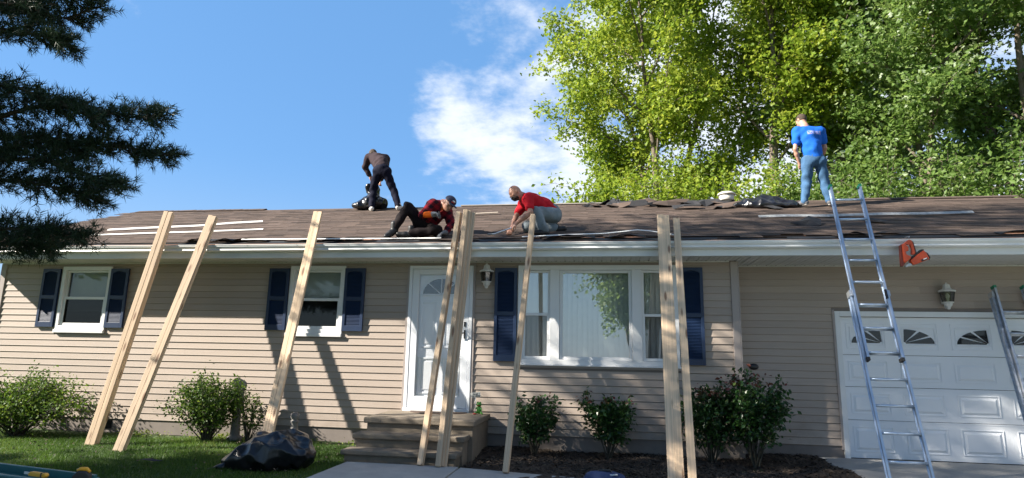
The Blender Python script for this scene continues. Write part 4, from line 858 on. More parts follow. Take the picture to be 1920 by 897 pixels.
# low growth behind the ridge
def shrub(name, label, base, rx, ry, rz, n, lsize, mat, tm, stems=14, cz=None, up=.5, group='shrubs by the house', cat='shrub', stemmat=CANE, lump=7, seed=1):
    rs = random.Random(seed); root = empty(name, base); tag(root, label, cat, group); cz = rz if cz is None else cz; st_ = MB(); cl = []
    for i in range(stems):
        a = 6.283*i/stems+rs.uniform(-.3, .3); ph = rs.uniform(.15, 1.35); g_ = rs.uniform(.5, 1.25); e = Vector((rx*math.cos(a)*math.cos(ph)*g_, ry*math.sin(a)*math.cos(ph)*g_, cz+rz*math.sin(ph)*g_)); p = wobble((rs.uniform(-.08, .08)*rx, rs.uniform(-.08, .08)*ry, -.02), e, 5, .03, .06, rs); st_.tube(p, [.010*(1-.14*j) for j in range(6)], 5, cap=False)
        for t in (.45, .62, .78, .9, 1.0):
            q = along(p, min(t, .999)); cl.append(q)
            for k in range(2):
                d = Vector((rs.gauss(0, 1), rs.gauss(0, 1), rs.gauss(.3, .8))).normalized()*rs.uniform(.08, .22)*max(rx, rz); st_.tube([q, q+d*.5, q+d], [.005, .004, .002], 4, cap=False); cl += [q+d*.6, q+d]
    st_.build('stems', stemmat, root)
    C = np.array([tuple(c) for c in cl]); per = n//len(C)+1; P = np.repeat(C, per, 0)+RNG.normal(size=(len(C)*per, 3))*np.array([rx, ry, rz])*.115; P = P[P[:, 2] > .03]
    hz = np.clip(P[:, 2]/(cz+rz), 0, 1); t = np.clip(RNG.normal(tm, .17, len(P))+.10*np.repeat(RNG.normal(0, 1, len(C)), per)[:len(P)], 0, .86 if mat is LROS else 1)
    if mat is LROS: t = np.where((hz > .9) & (RNG.uniform(size=len(P)) < .3), RNG.uniform(.88, 1, len(P)), t)
    obj('foliage', leaf_mesh('foliage', P, RNG.uniform(.7, 1.3, len(P))*lsize, t, up=up, aspect=.6, fold=.3), mat, root); return root
for i, (x, y, s) in enumerate([(-.4, 10.8, 1.5), (1.6, 10.4, 1.8), (4.0, 10.6, 2.0), (6.2, 10.2, 2.0), (8.2, 9.6, 2.0), (10.6, 9.2, 2.0), (13.2, 9.0, 2.3)]):
    shrub('tall_bush', ['tall leafy bush behind the ridge at the left foot of the sunny maple', 'tall leafy bush behind the ridge above the shingle scraps', 'tall leafy bush behind the black bag on the roof', 'tall leafy bush behind the legs of the man in blue', 'tall leafy bush behind the ladder tips', 'tall leafy bush behind the far right flashing', 'tall leafy bush at the right end of the ridge'][i], (x, y, 0), s, s*.9, 2.3, 6200, .15, LMAP if i < 3 else LMAP2, .55, stems=34, cz=5.0, group='bushes behind the roof', cat='bush', seed=i, stemmat=BARK)
shrub('round_shrub', 'low spreading leafy shrub at the far left below the first window', (-8.72, -.74, 0), 1.15, .6, .46, 10500, .045, LSHR, .42, stems=54, cz=.34, seed=3)
shrub('round_shrub', 'rounded leafy shrub between the board bundles at left', (-5.70, -.62, 0), .60, .5, .44, 6500, .042, LSHR, .36, stems=38, cz=.42, seed=5)
shrub('loose_shrub', 'thin twiggy shrub at the right edge of the rounded shrub', (-5.12, -.50, 0), .26, .2, .36, 520, .04, LSHR, .5, stems=12, cz=.34, seed=8)
shrub('loose_shrub', 'bare-tipped twig shrub against the left frame edge', (-9.75, -.55, 0), .3, .25, .55, 260, .04, LSHR, .75, stems=9, cz=.75, seed=9)
shrub('rose_bush', 'dark rose bush right of the steps, behind the board pair', (-.98, -.42, 0), .36, .28, .36, 1700, .062, LROS, .45, stems=14, cz=.42, seed=11, group='rose bushes', cat='rose bush')
shrub('rose_bush', 'dark rose bush centred below the picture window', (.02, -.40, 0), .38, .28, .38, 1900, .062, LROS, .45, stems=14, cz=.42, seed=12, group='rose bushes', cat='rose bush')
shrub('rose_bush', 'dense rose bush right of the right-hand boards', (1.34, -.45, 0), .40, .3, .46, 2600, .062, LROS, .42, stems=18, cz=.46, seed=13, group='rose bushes', cat='rose bush')
shrub('rose_bush', 'tallest rose bush with red shoots before the corner trim', (1.86, -.50, 0), .48, .32, .50, 3400, .062, LROS, .5, stems=20, cz=.60, seed=14, group='rose bushes', cat='rose bush')
# ---- pine: long boughs reach into the picture from a trunk left of it; it shades the door and the middle of the house
def pine(label, base, H, rad, seed, boughs, zlow, step=.38, r0=.19, per=7, nd=15, nw=.008, keepout=None):
    rs = random.Random(seed); root = empty('pine_tree', base); tag(root, label, 'tree', 'trees around the house'); tb_ = MB(); tufts = []
    tr = wobble((0, 0, -.1), (rs.uniform(-.2, .2), rs.uniform(-.2, .2), H), 10, .006, rs=rs); tb_.tube(tr, [r0*(1-.93*i/10) for i in range(11)], 10)
    def bough(pts, r, twig, dens):
        m = len(pts); tb_.tube(pts, [max(.004, r*(1-.85*i/(m-1))) for i in range(m)], 6, cap=False); L_ = sum((pts[i+1]-pts[i]).length for i in range(m-1)); n = int(L_*dens)
        for i in range(n):
            t = .22+.78*(i+rs.random())/n; q = along(pts, min(t, .995)); ax = (along(pts, min(t+.05, 1))-along(pts, max(t-.05, 0))).normalized(); sd = Vector((rs.gauss(0, 1), rs.gauss(0, 1), rs.gauss(.1, .6))); sd = (sd-ax*sd.dot(ax)).normalized(); dv = (ax*rs.uniform(.5, 1.1)+sd).normalized(); l = twig*rs.uniform(.5, 1.1)*(1.15-.5*t); q2 = q+dv*l; tb_.tube([q, q+dv*l*.5+Vector((0, 0, .01)), q2], [.006, .004, .003], 4, cap=False)
            k = max(2, int(l/.075))
            for j in range(k): tufts.append((q+dv*l*((j+1)/k), dv, rs.random()))
        tufts.append((pts[-1], (pts[-1]-pts[-2]).normalized(), rs.random()))
    for b in boughs:
        pts = [Vector(p)-Vector(base) for p in b]; root_p = Vector((tr[0].x, tr[0].y, max(1.2, pts[0].z-.45))); bough([root_p, root_p.lerp(pts[0], .5)+Vector((0, 0, .1))]+pts, .035, .25, 50)
    z = zlow
    while z < H-.3:
        for i in range(per):
            a = 6.283*(i+rs.random()*.6)/per+z*1.7; ln = rad(z)*rs.uniform(.75, 1.15)
            if keepout and keepout(z, a): ln = min(ln, keepout(z, a))
            p = Vector((0, 0, z)); e = Vector((math.cos(a)*ln, math.sin(a)*ln, z+ln*rs.uniform(-.05, .25))); bough([p, p.lerp(e, .35)+Vector((0, 0, -.03)), p.lerp(e, .7), e], .03, .30*min(1, ln/1.6)+.14, 13)
        z += step*rs.uniform(.8, 1.2)
    tb_.build('trunk', BARKD, root)
    C = np.array([tuple(t[0]) for t in tufts]); A = np.array([tuple(t[1]) for t in tufts]); n = len(C)*nd; P = np.repeat(C, nd, 0); D = nrm(np.repeat(A, nd, 0)*.75+nrm(RNG.normal(size=(n, 3)))*.95+np.array([0, 0, .08])); ln = RNG.uniform(.06, .105, n)[:, None]; s = nrm(np.cross(D, RNG.normal(size=(n, 3))))*nw/2; P = P+RNG.normal(size=(n, 3))*.012
    V = np.stack([P-s, P+s, P+D*ln], 1).reshape(-1, 3); tn = np.clip(RNG.normal(.45, .22, n), 0, 1)
    obj('needles', np_mesh('needles', V, np.arange(3*n).reshape(-1, 3), tn), LPIN, root)
BOUGHS = [[(-6.33, -4.0, 3.54), (-5.74, -4.0, 3.7), (-5.12, -4.0, 3.66), (-4.62, -4.0, 3.54), (-4.24, -4.0, 3.53)], [(-6.33, -4.3, 3.75), (-5.7, -4.3, 3.80), (-5.2, -4.25, 3.62), (-4.7, -4.2, 3.42)], [(-6.56, -3.8, 3.46), (-5.79, -3.8, 3.45), (-5.14, -3.8, 3.36), (-4.64, -3.8, 3.28), (-4.26, -3.8, 3.2)], [(-6.5, -4.0, 3.2), (-5.8, -4.0, 3.3), (-5.3, -4.0, 3.25), (-4.9, -4.0, 3.2)],
          [(-6.13, -4.1, 3.12), (-5.4, -4.1, 3.1), (-4.9, -4.1, 2.94), (-4.5, -4.1, 2.79)], [(-6.31, -3.9, 2.98), (-5.75, -3.9, 2.94), (-5.25, -3.9, 2.84), (-4.92, -3.9, 2.74)], [(-6.62, -4.0, 4.9), (-5.93, -4.0, 4.76), (-5.5, -4.0, 4.66), (-5.1, -4.0, 4.78)], [(-6.28, -4.2, 4.5), (-5.78, -4.2, 4.42), (-5.45, -4.2, 4.34), (-5.22, -4.2, 4.24)], [(-6.7, -4.3, 4.62), (-6.2, -4.3, 4.72), (-5.8, -4.3, 4.66), (-5.5, -4.3, 4.62)], [(-6.6, -4.1, 5.2), (-6.0, -4.1, 5.05), (-5.6, -4.1, 4.9), (-5.3, -4.1, 4.95)],
          [(-6.23, -3.9, 2.50), (-5.72, -3.9, 2.44), (-5.33, -3.9, 2.40), (-4.98, -3.9, 2.37)], [(-6.43, -3.7, 2.36), (-6.04, -3.7, 2.34), (-5.75, -3.7, 2.32), (-5.5, -3.7, 2.31)]]
def ko(z, a):
    # boughs that point to the picture stay short where the picture would show them
    return 1.3+.5*abs(math.sin(a)) if z < 6.2 and math.cos(a) > -.1 else 9
pine('dark long-needled pine whose boughs hang in at upper left', (-8.4, -4.6, 0), 15.6, lambda z: max(.35, 2.4*(1-max(0, z-10.8)/5.2)) if z > 6.5 else 1.8, 3, BOUGHS, 2.4, keepout=ko, nd=16, nw=.008)

# ------------------------------------------------------------------ people on the roof
SKIN = M('skin', (.50, .27, .19), .55, .08, 14); SKIN2 = M('skin_tanned', (.40, .205, .14), .5, .08, 14); LIP = M('lips', (.30, .10, .09), .5); EYE = M('eye_dark', (.03, .02, .018), .3)
HAIR = M('brown_hair', (.055, .035, .022), .8, .3, 60, .6, 160); BEARD = M('dark_beard', (.03, .02, .016), .85, .3, 80, .6, 180)
JEAN = M('blue_denim', (.06, .13, .24), .85, .22, 9, .4, 160); JEANG = M('grey_denim', (.20, .235, .26), .85, .25, 9, .4, 160); BLKP = M('black_trousers', (.006, .007, .019), .8, .25, 10, .3, 120); BRWP = M('dark_brown_trousers', (.014, .010, .011), .8, .25, 10, .3, 120)
TEEB = M('blue_cotton', (.015, .12, .52), .8, .1, 9, .2, 200); TEER = M('red_cotton', (.46, .012, .022), .8, .1, 9, .2, 200); GREYT = M('grey_brown_sweater', (.045, .032, .036), .9, .15, 9, .3, 160); ORH = M('orange_hoodie', (.72, .13, .012), .8, .1, 9, .2, 160)
GLV = M('grey_glove', (.15, .16, .18), .8, .2, 30); SHOEW = M('white_trainer', (.60, .56, .52), .6, .15, 20); SHOEG = M('grey_trainer', (.10, .10, .11), .7, .4, 20); BOOT = M('black_boot', (.014, .013, .013), .5, .2, 20); NAVC = M('navy_cap', (.012, .016, .05), .7, .1, 20); SOLE = M('pale_sole', (.5, .48, .45), .7)
def plaid():
    m = M('red_black_plaid', (.22, .012, .022), .85, .12, 12, .2, 160); t = m.node_tree; N = t.nodes; L = t.links; b = N['Principled BSDF']; tcn = N.new('ShaderNodeTexCoord'); sp = N.new('ShaderNodeSeparateXYZ')
    mp = N.new('ShaderNodeMapping'); mp.inputs['Rotation'].default_value = (0, R(-38), 0); L.new(tcn.outputs['Object'], mp.inputs[0]); L.new(mp.outputs[0], sp.inputs[0]); src = b.inputs['Base Color'].links[0].from_socket
    def band(o, k):
        a = N.new('ShaderNodeMath'); a.operation = 'MULTIPLY'; L.new(o, a.inputs[0]); a.inputs[1].default_value = k; f = N.new('ShaderNodeMath'); f.operation = 'FRACT'; L.new(a.outputs[0], f.inputs[0]); g_ = N.new('ShaderNodeMath'); g_.operation = 'GREATER_THAN'; L.new(f.outputs[0], g_.inputs[0]); g_.inputs[1].default_value = .5; return g_.outputs[0]
    s = N.new('ShaderNodeMath'); s.operation = 'ADD'; L.new(band(sp.outputs[0], 9.5), s.inputs[0]); L.new(band(sp.outputs[2], 9.5), s.inputs[1]); h = N.new('ShaderNodeMath'); h.operation = 'MULTIPLY'; L.new(s.outputs[0], h.inputs[0]); h.inputs[1].default_value = .48
    mx = N.new('ShaderNodeMixRGB'); L.new(h.outputs[0], mx.inputs[0]); L.new(src, mx.inputs[1]); mx.inputs[2].default_value = (.012, .008, .014, 1); L.new(mx.outputs[0], b.inputs['Base Color']); return m
PLAID = plaid()
for m_ in (JEAN, JEANG, BLKP, BRWP, TEEB, TEER, GREYT, ORH, PLAID): m_.node_tree.nodes['Principled BSDF'].inputs['Specular IOR Level'].default_value = .12
def printed(m, lo, hi, col, col2, sc):
    """soft broken lettering printed on cloth inside a box of object space"""
    t = m.node_tree; N = t.nodes; L = t.links; b = N['Principled BSDF']; src = b.inputs['Base Color'].links[0].from_socket; tcn = N.new('ShaderNodeTexCoord'); sp = N.new('ShaderNodeSeparateXYZ'); L.new(tcn.outputs['Object'], sp.inputs[0]); prod = None
    for i in range(3):
        for v, op in ((lo[i], 'GREATER_THAN'), (hi[i], 'LESS_THAN')):
            g_ = N.new('ShaderNodeMath'); g_.operation = op; L.new(sp.outputs[i], g_.inputs[0]); g_.inputs[1].default_value = v
            if prod is None: prod = g_.outputs[0]
            else:
                p = N.new('ShaderNodeMath'); p.operation = 'MULTIPLY'; L.new(prod, p.inputs[0]); L.new(g_.outputs[0], p.inputs[1]); prod = p.outputs[0]
    no = N.new('ShaderNodeTexNoise'); no.inputs['Scale'].default_value = sc; no.inputs['Detail'].default_value = 1; L.new(tcn.outputs['Object'], no.inputs['Vector']); g_ = N.new('ShaderNodeMapRange'); L.new(no.outputs[0], g_.inputs[0]); g_.inputs[1].default_value = .40; g_.inputs[2].default_value = .47
    p = N.new('ShaderNodeMath'); p.operation = 'MULTIPLY'; L.new(prod, p.inputs[0]); L.new(g_.outputs[0], p.inputs[1]); cm = N.new('ShaderNodeMixRGB'); g2 = N.new('ShaderNodeMapRange'); L.new(no.outputs[0], g2.inputs[0]); g2.inputs[1].default_value = .52; g2.inputs[2].default_value = .6; L.new(g2.outputs[0], cm.inputs[0]); cm.inputs[1].default_value = (*col, 1); cm.inputs[2].default_value = (*col2, 1)
    mx = N.new('ShaderNodeMixRGB'); L.new(p.outputs[0], mx.inputs[0]); L.new(src, mx.inputs[1]); L.new(cm.outputs[0], mx.inputs[2]); L.new(mx.outputs[0], b.inputs['Base Color'])
A_ = lambda v: np.array(v, float)
def lerp(a, b, t): return A_(a)+(A_(b)-A_(a))*t
def unit(v): v = A_(v); return v/max(np.linalg.norm(v), 1e-9)
def hand_prims(w, h, curl, side, s=1.):
    """palm from wrist w to knuckles h, four unequal bent fingers and a thumb"""
    d = unit(h-w); c = unit(A_(curl)-d*np.dot(curl, d)); sd = np.cross(d, c)*side; P = [('c', w, lerp(w, h, .4), .026*s, .028*s, .012)]
    for i, (o, l) in enumerate(((-.030, .062), (-.010, .074), (.011, .070), (.031, .056))):
        k0 = h+sd*o*s; k1 = k0+(d*.75+c*.65)*l*.5*s; k2 = k1+(d*.1+c*1.0)*l*.45*s
        P += [('c', lerp(w, h, .35)+sd*o*.6*s, k0, .018*s, .0125*s, .008), ('c', k0, k1, .0115*s, .0105*s, .003), ('c', k1, k2, .0105*s, .009*s, .003)]
    t0 = lerp(w, h, .3)-sd*.026*s; t1 = t0+(d*.5-sd*.6+c*.3)*.045*s; t2 = t1+(d*.8+c*.5)*.03*s; P += [('c', t0, t1, .016*s, .0125*s, .006), ('c', t1, t2, .0125*s, .0105*s, .003)]
    return P
def head_axes(f, u): f = unit(f); u = unit(A_(u)-f*np.dot(u, f)); r = np.cross(f, u); return f, u, r
def person(label, J, sides, face, hup, skin, curls, bald=False, S=1.):
    """continuous skin from joints; returns root, joint arrays, head axes"""
    J = {k: A_(v) for k, v in J.items()}; base = np.mean([J[s+'ank'] for s in sides], 0); root = empty('person', tuple(base-np.array([0, 0, .05]))); tag(root, label, 'person', 'workers on the roof')
    O = A_(root.location); J = {k: v-O for k, v in J.items()}; a, b = sides; f, u, r = head_axes(face, hup); H = J['head']; RM = np.stack([r, f, u], 1)
    P = [('e', H+u*.012, (.076, .096, .108), RM, .02), ('e', H+f*.028-u*.062, (.056, .062, .056), RM, .03), ('c', H+f*.088+u*.006, H+f*.110-u*.026, .010, .014, .008), ('e', H+f*.078+u*.028, (.05, .016, .014), RM, .015), ('e', H+f*.078-u*.088, (.022, .02, .018), RM, .015), ('c', H+f*.088-u*.056-r*.018, H+f*.088-u*.056+r*.018, .009, .009, .006)]
    for s in (-1, 1): P += [('e', H+r*s*.078-u*.005-f*.008, (.012, .022, .032), RM, .006), ('e', H+f*.062-u*.022+r*s*.04, (.022, .022, .02), RM, .02)]
    P += [('c', H-u*.06-f*.012, J['neck'], .054, .060, .03), ('c', J['neck'], J['chest'], .06, .10, .05), ('c', J[a+'sho'], J[b+'sho'], .058, .058, .05), ('c', J['chest'], J['belly'], .118, .108, .06), ('c', J['belly'], J['pelv'], .108, .112, .06), ('c', J[a+'hip'], J[b+'hip'], .085, .085, .05)]
    for i, s in enumerate(sides):
        P += [('c', J[s+'sho'], J[s+'elb'], .050, .038, .03), ('c', J[s+'elb'], lerp(J[s+'elb'], J[s+'wri'], .35), .038, .040, .02), ('c', lerp(J[s+'elb'], J[s+'wri'], .35), J[s+'wri'], .040, .025, .02), ('c', J[s+'hip'], J[s+'knee'], .078, .054, .03), ('c', J[s+'knee'], lerp(J[s+'knee'], J[s+'ank'], .35), .053, .053, .02), ('c', lerp(J[s+'knee'], J[s+'ank'], .35), J[s+'ank'], .053, .036, .02), ('c', J[s+'ank'], J[s+'toe'], .034, .026, .02)]
        P += hand_prims(J[s+'wri'], J[s+'hand'], curls[i], 1 if i else -1)
    sdf('body', P, skin, root, h=.0115, k=.03)
    e = [x for s in (-1, 1) for x in [('e', H+f*.084+u*.008+r*s*.031, (.014, .008, .007), RM, .002)]]; sdf('eyes', e, EYE, root, h=.004); 
    return root, J, (f, u, r, RM, H)
def shirt(root, J, sides, mat, name, upto, forearm=0., ex=.022, hemr=.0, wr=.004, down=.0):
    a, b = sides; P = [('c', J['neck'], J['chest'], .062, .12, .05), ('c', J[a+'sho'], J[b+'sho'], .064+ex*.5, .064+ex*.5, .05), ('c', J['chest'], J['belly'], .128+ex*.5, .122+ex*.5, .06), ('c', J['belly'], lerp(J['belly'], J['pelv'], .75+down), .122+ex*.5, .118+ex*.6, .06)]
    # broaden the rib cage towards both shoulders
    for s in sides: P.append(('c', lerp(J['chest'], J[s+'sho'], .55), lerp(J['belly'], J[s+'hip'], .5), .092, .098, .05))
    for i, s in enumerate(sides):
        up_ = upto[i] if hasattr(upto, '__len__') else upto; fo = forearm[i] if hasattr(forearm, '__len__') else forearm
        P.append(('c', J[s+'sho'], lerp(J[s+'sho'], J[s+'elb'], up_), .066+ex*.3, (.054 if up_ < .9 else .050)+ex*.5, .03))
        if fo: P.append(('c', J[s+'elb'], lerp(J[s+'elb'], J[s+'wri'], fo), .046+ex*.5, .034+ex*.4, .02))
    return sdf(name, P, mat, root, h=.0125, wr=wr*1.5, wf=30, crease=.014, cf=9.)
def trousers(root, J, sides, mat, ex=.018, wr=.005, top=.35):
    a, b = sides; P = [('c', lerp(J['pelv'], J['belly'], top), J['pelv'], .112+ex*.7, .112+ex, .05), ('c', J[a+'hip'], J[b+'hip'], .088+ex, .088+ex, .05)]
    for s in sides: P += [('c', J[s+'hip'], J[s+'knee'], .082+ex, .058+ex, .035), ('c', J[s+'knee'], lerp(J[s+'knee'], J[s+'ank'], .94), .056+ex, .043+ex, .02)]
    return sdf('trousers', P, mat, root, h=.0125, wr=wr*1.3, wf=28, seed=1.3, crease=.014, cf=9.)
def shoes(root, J, sides, mat, sole, high=0., sc=1.):
    for s in sides:
        an, to = J[s+'ank'], J[s+'toe']; d = unit(to-an); fl = unit(d*np.array([1, 1, .7])); he = an-A_((0, 0, .035))-fl*.035; tp = to
        o = sdf('shoe', [('c', he, lerp(he, tp, .55), .042*sc, .044*sc, .02), ('c', lerp(he, tp, .5), tp, .044*sc, .036*sc, .02), ('c', an+A_((0, 0, .03+high)), an-A_((0, 0, .02)), .046*sc, .046*sc, .02)], mat, root, h=.009)
        sdf('sole', [('c', he-A_((0, 0, .024)), tp-A_((0, 0, .018)), .030*sc, .028*sc, .01)], sole, o, h=.009)

# worker 1: stooping on the ridge, seen from behind
J1 = {"head": [-5.09, 3.34, 5.63], "neck": [-4.99, 3.22, 5.57], "chest": [-4.84, 3.06, 5.42], "belly": [-4.68, 2.86, 5.26], "pelv": [-4.615, 2.73, 5.10], "lsho": [-5.06, 3.10, 5.50], "lelb": [-5.19, 3.2, 5.31], "lwri": [-5.09, 3.26, 5.12], "lhand": [-5.05, 3.27, 5.05], "rsho": [-4.74, 3.2, 5.49], "relb": [-4.75, 3.28, 5.22], "rwri": [-4.825, 3.22, 5.01], "rhand": [-4.838, 3.2, 4.93], "lhip": [-4.705, 2.73, 5.06], "lknee": [-4.80, 2.80, 4.68], "lank": [-4.765, 2.68, 4.27], "ltoe": [-4.85, 2.84, 4.265], "rhip": [-4.525, 2.72, 5.05], "rknee": [-4.36, 2.82, 4.65], "rank": [-4.205, 2.74, 4.295], "rtoe": [-4.13, 2.89, 4.285]}
root, J, hd = person('person in dark sweater and black trousers stooping on the ridge with a bag', J1, 'lr', (-.5, .6, -.62), (-.4, .55, .7), SKIN, ((.2, .3, -.6), (.2, .3, -.6)))
shirt(root, J, 'lr', GREYT, 'sweater', 1., .9, ex=.024); trousers(root, J, 'lr', BLKP, .014); shoes(root, J, 'lr', SHOEW, SOLE)
f, u, r, RM, H = hd; sdf('hair', [('e', H+u*.03-f*.02, (.085, .10, .102), RM, .02), ('e', H-f*.05-u*.01, (.08, .06, .08), RM, .02)], HAIR, root, h=.009, wr=.004, wf=70, cuts=[(H+f*.045, f)])
# worker 2: sitting sideways near the eave, one knee up
J2 = {"head": [-2.385, -.12, 3.60], "neck": [-2.50, -.03, 3.625], "chest": [-2.61, .02, 3.545], "belly": [-2.74, .08, 3.42], "pelv": [-2.83, .08, 3.305], "asho": [-2.64, -.13, 3.60], "aelb": [-2.75, -.25, 3.40], "awri": [-2.565, -.33, 3.385], "ahand": [-2.495, -.345, 3.388], "bsho": [-2.49, .13, 3.555], "belb": [-2.36, -.02, 3.29], "bwri": [-2.395, -.22, 3.125], "bhand": [-2.455, -.27, 3.098], "ahip": [-2.83, -.01, 3.27], "aknee": [-3.035, -.14, 3.565], "aank": [-3.205, -.235, 3.185], "atoe": [-3.285, -.33, 3.055], "bhip": [-2.85, .17, 3.275], "bknee": [-2.52, -.22, 3.16], "bank": [-2.94, -.20, 3.125], "btoe": [-3.13, -.24, 3.105]}
root, J, hd = person('person in red plaid shirt and navy cap sitting at the roof edge', J2, 'ab', (.52, -.62, -.60), (.55, -.1, .8), SKIN2, ((.5, -.2, -.7), (-.2, -.1, -.8)))
shirt(root, J, 'ab', PLAID, 'plaid_shirt', 1., (.12, .85), ex=.024); trousers(root, J, 'ab', BRWP, .014); shoes(root, J, 'ab', BOOT, RUBBER, high=.05, sc=1.1)
a_ = J; sdf('hoodie_sleeve', [('c', lerp(J['aelb'], J['awri'], .1), lerp(J['aelb'], J['awri'], .92), .052, .042)], ORH, root, h=.01, wr=.003, wf=50)
f, u, r, RM, H = hd; sdf('hood_collar', [('c', J['neck']-r*.07+f*.05, J['neck']+r*.0+f*.075-u*.03, .028, .026), ('c', J['neck']-r*.07+f*.05, J['neck']-r*.06-f*.05, .03, .03), ('c', J['neck']+f*.075-u*.03, lerp(J['neck'], J['chest'], .6)+f*.12, .026, .022)], ORH, root, h=.009)
for s, cu_ in (('a', (.5, -.2, -.7)), ('b', (-.2, -.1, -.8))): sdf('glove', hand_prims(J[s+'wri'], J[s+'hand'], cu_, 1 if s == 'b' else -1, 1.25)+[('c', lerp(J[s+'elb'], J[s+'wri'], .88), J[s+'wri'], .038, .036)], GLV, root, h=.007)
cp = sdf('cap', [('e', H+u*.05-f*.006, (.092, .108, .082), RM, .02)], NAVC, root, h=.008, cuts=[(H+u*.035, -u)])
sdf('brim', [('e', H+f*.125+u*.035, (.078, .075, .012), RM, .02)], NAVC, cp, h=.006); sdf('emblem', [('e', H+f*.085+u*.085-r*.0, (.030, .012, .014), RM, .005)], WHITE, cp, h=.005); sdf('emblem', [('e', H+f*.097+u*.066+r*.015, (.034, .010, .008), RM, .005)], M('emblem_red', (.5, .03, .03), .6), cp, h=.005)
pb = empty('hand_tool', tuple(A_(root.location)+J['ahand'])); tag(pb, 'small grey-handled scraper held by the sitting worker', 'tool')
MB().obox((.03, -.02, .03), (.055, -.05, -.085), .03, .022, (1, 0, 0)).build('handle', GRIP, pb, .006); MB().obox((.03, -.02, .02), (.09, -.03, .045), .012, .012, (0, 0, 1)).build('bit', M('tool_red', (.5, .03, .02), .5), pb)
# worker 3: crouching in a red shirt, prying with both hands
J3 = {"head": [-1.37, .0, 3.785], "neck": [-1.27, .05, 3.735], "chest": [-1.13, .12, 3.67], "belly": [-.95, .2, 3.59], "pelv": [-.815, .27, 3.50], "nsho": [-1.165, -.06, 3.665], "nelb": [-1.105, -.19, 3.425], "nwri": [-1.315, -.24, 3.245], "nhand": [-1.365, -.245, 3.19], "fsho": [-1.27, .24, 3.665], "felb": [-1.375, .12, 3.43], "fwri": [-1.412, -.04, 3.21], "fhand": [-1.425, -.10, 3.155], "nhip": [-.80, .17, 3.46], "nknee": [-1.04, -.06, 3.46], "nank": [-.90, -.05, 3.17], "ntoe": [-1.05, -.12, 3.13], "fhip": [-.82, .35, 3.49], "fknee": [-1.19, .16, 3.275], "fank": [-.76, .22, 3.27], "ftoe": [-.63, .24, 3.265]}
root, J, hd = person('bald bearded person in red shirt crouching and prying shingles', J3, 'nf', (-.78, -.38, -.52), (-.45, -.1, .85), SKIN2, ((-.3, .1, -.7), (-.3, .1, -.7)))
printed(TEER, (-.36, -.13, .36), (-.27, .05, .47), (.35, .30, .55), (.22, .12, .45), 30)
shirt(root, J, 'nf', TEER, 'tee_shirt', .62, ex=.022); trousers(root, J, 'nf', JEANG, .024, wr=.006); shoes(root, J, 'nf', BOOT, RUBBER, high=.0, sc=1.05)
f, u, r, RM, H = hd; sdf('beard', [('e', H+f*.035-u*.075, (.062, .064, .05), RM, .02), ('c', H+f*.094-u*.046-r*.025, H+f*.094-u*.046+r*.025, .010, .010)], BEARD, root, h=.007, wr=.003, wf=90, cuts=[(H-u*.035, u)])
pb = empty('pry_bar', tuple(A_(root.location)+J['nhand'])); tag(pb, 'long steel shingle pry bar held by the crouching worker', 'pry bar')
MB().tube([(.05, .06, .06), (-.02, .01, -.01), (-.16, -.10, -.085), (-.24, -.14, -.125), (-.29, -.16, -.135)], [.011, .011, .011, .010, .008], 8).build('bar', STEEL, pb); MB().obox((-.28, -.155, -.132), (-.34, -.18, -.14), .07, .005, (.4, -.9, 0)).build('blade', STEEL, pb)
# worker 4: standing with his back to us in a blue shirt
J4 = {"head": [3.60, 2.37, 5.70], "neck": [3.625, 2.29, 5.55], "chest": [3.68, 2.26, 5.34], "belly": [3.71, 2.24, 5.10], "pelv": [3.725, 2.24, 4.92], "lsho": [3.48, 2.26, 5.455], "lelb": [3.415, 2.22, 5.10], "lwri": [3.50, 2.32, 4.86], "lhand": [3.53, 2.35, 4.785], "rsho": [3.875, 2.25, 5.44], "relb": [3.955, 2.32, 5.14], "rwri": [3.93, 2.50, 4.98], "rhand": [3.90, 2.55, 4.92], "lhip": [3.625, 2.24, 4.87], "lknee": [3.585, 2.30, 4.50], "lank": [3.515, 2.24, 4.13], "ltoe": [3.42, 2.36, 4.105], "rhip": [3.815, 2.24, 4.87], "rknee": [3.895, 2.31, 4.50], "rank": [3.945, 2.26, 4.13], "rtoe": [4.02, 2.43, 4.13]}
root, J, hd = person('person in blue T-shirt and jeans standing on the roof with his back turned', J4, 'lr', (-.45, .8, -.38), (-.1, .3, 1), SKIN, ((.3, .5, -.3), (-.5, .3, -.2)))
printed(TEEB, (-.12, -.5, 1.26), (.12, .06, 1.33), (.26, .34, .62), (.26, .2, .48), 42)
shirt(root, J, 'lr', TEEB, 'tee_shirt', .62, ex=.026, down=.12); trousers(root, J, 'lr', JEAN, .020, wr=.006); shoes(root, J, 'lr', SHOEG, SOLE)
f, u, r, RM, H = hd; sdf('hair', [('e', H+u*.024-f*.012, (.082, .100, .104), RM, .02)], HAIR, root, h=.008, wr=.002, wf=90, cuts=[(H+f*.05, f), (H-u*.055, -u)])

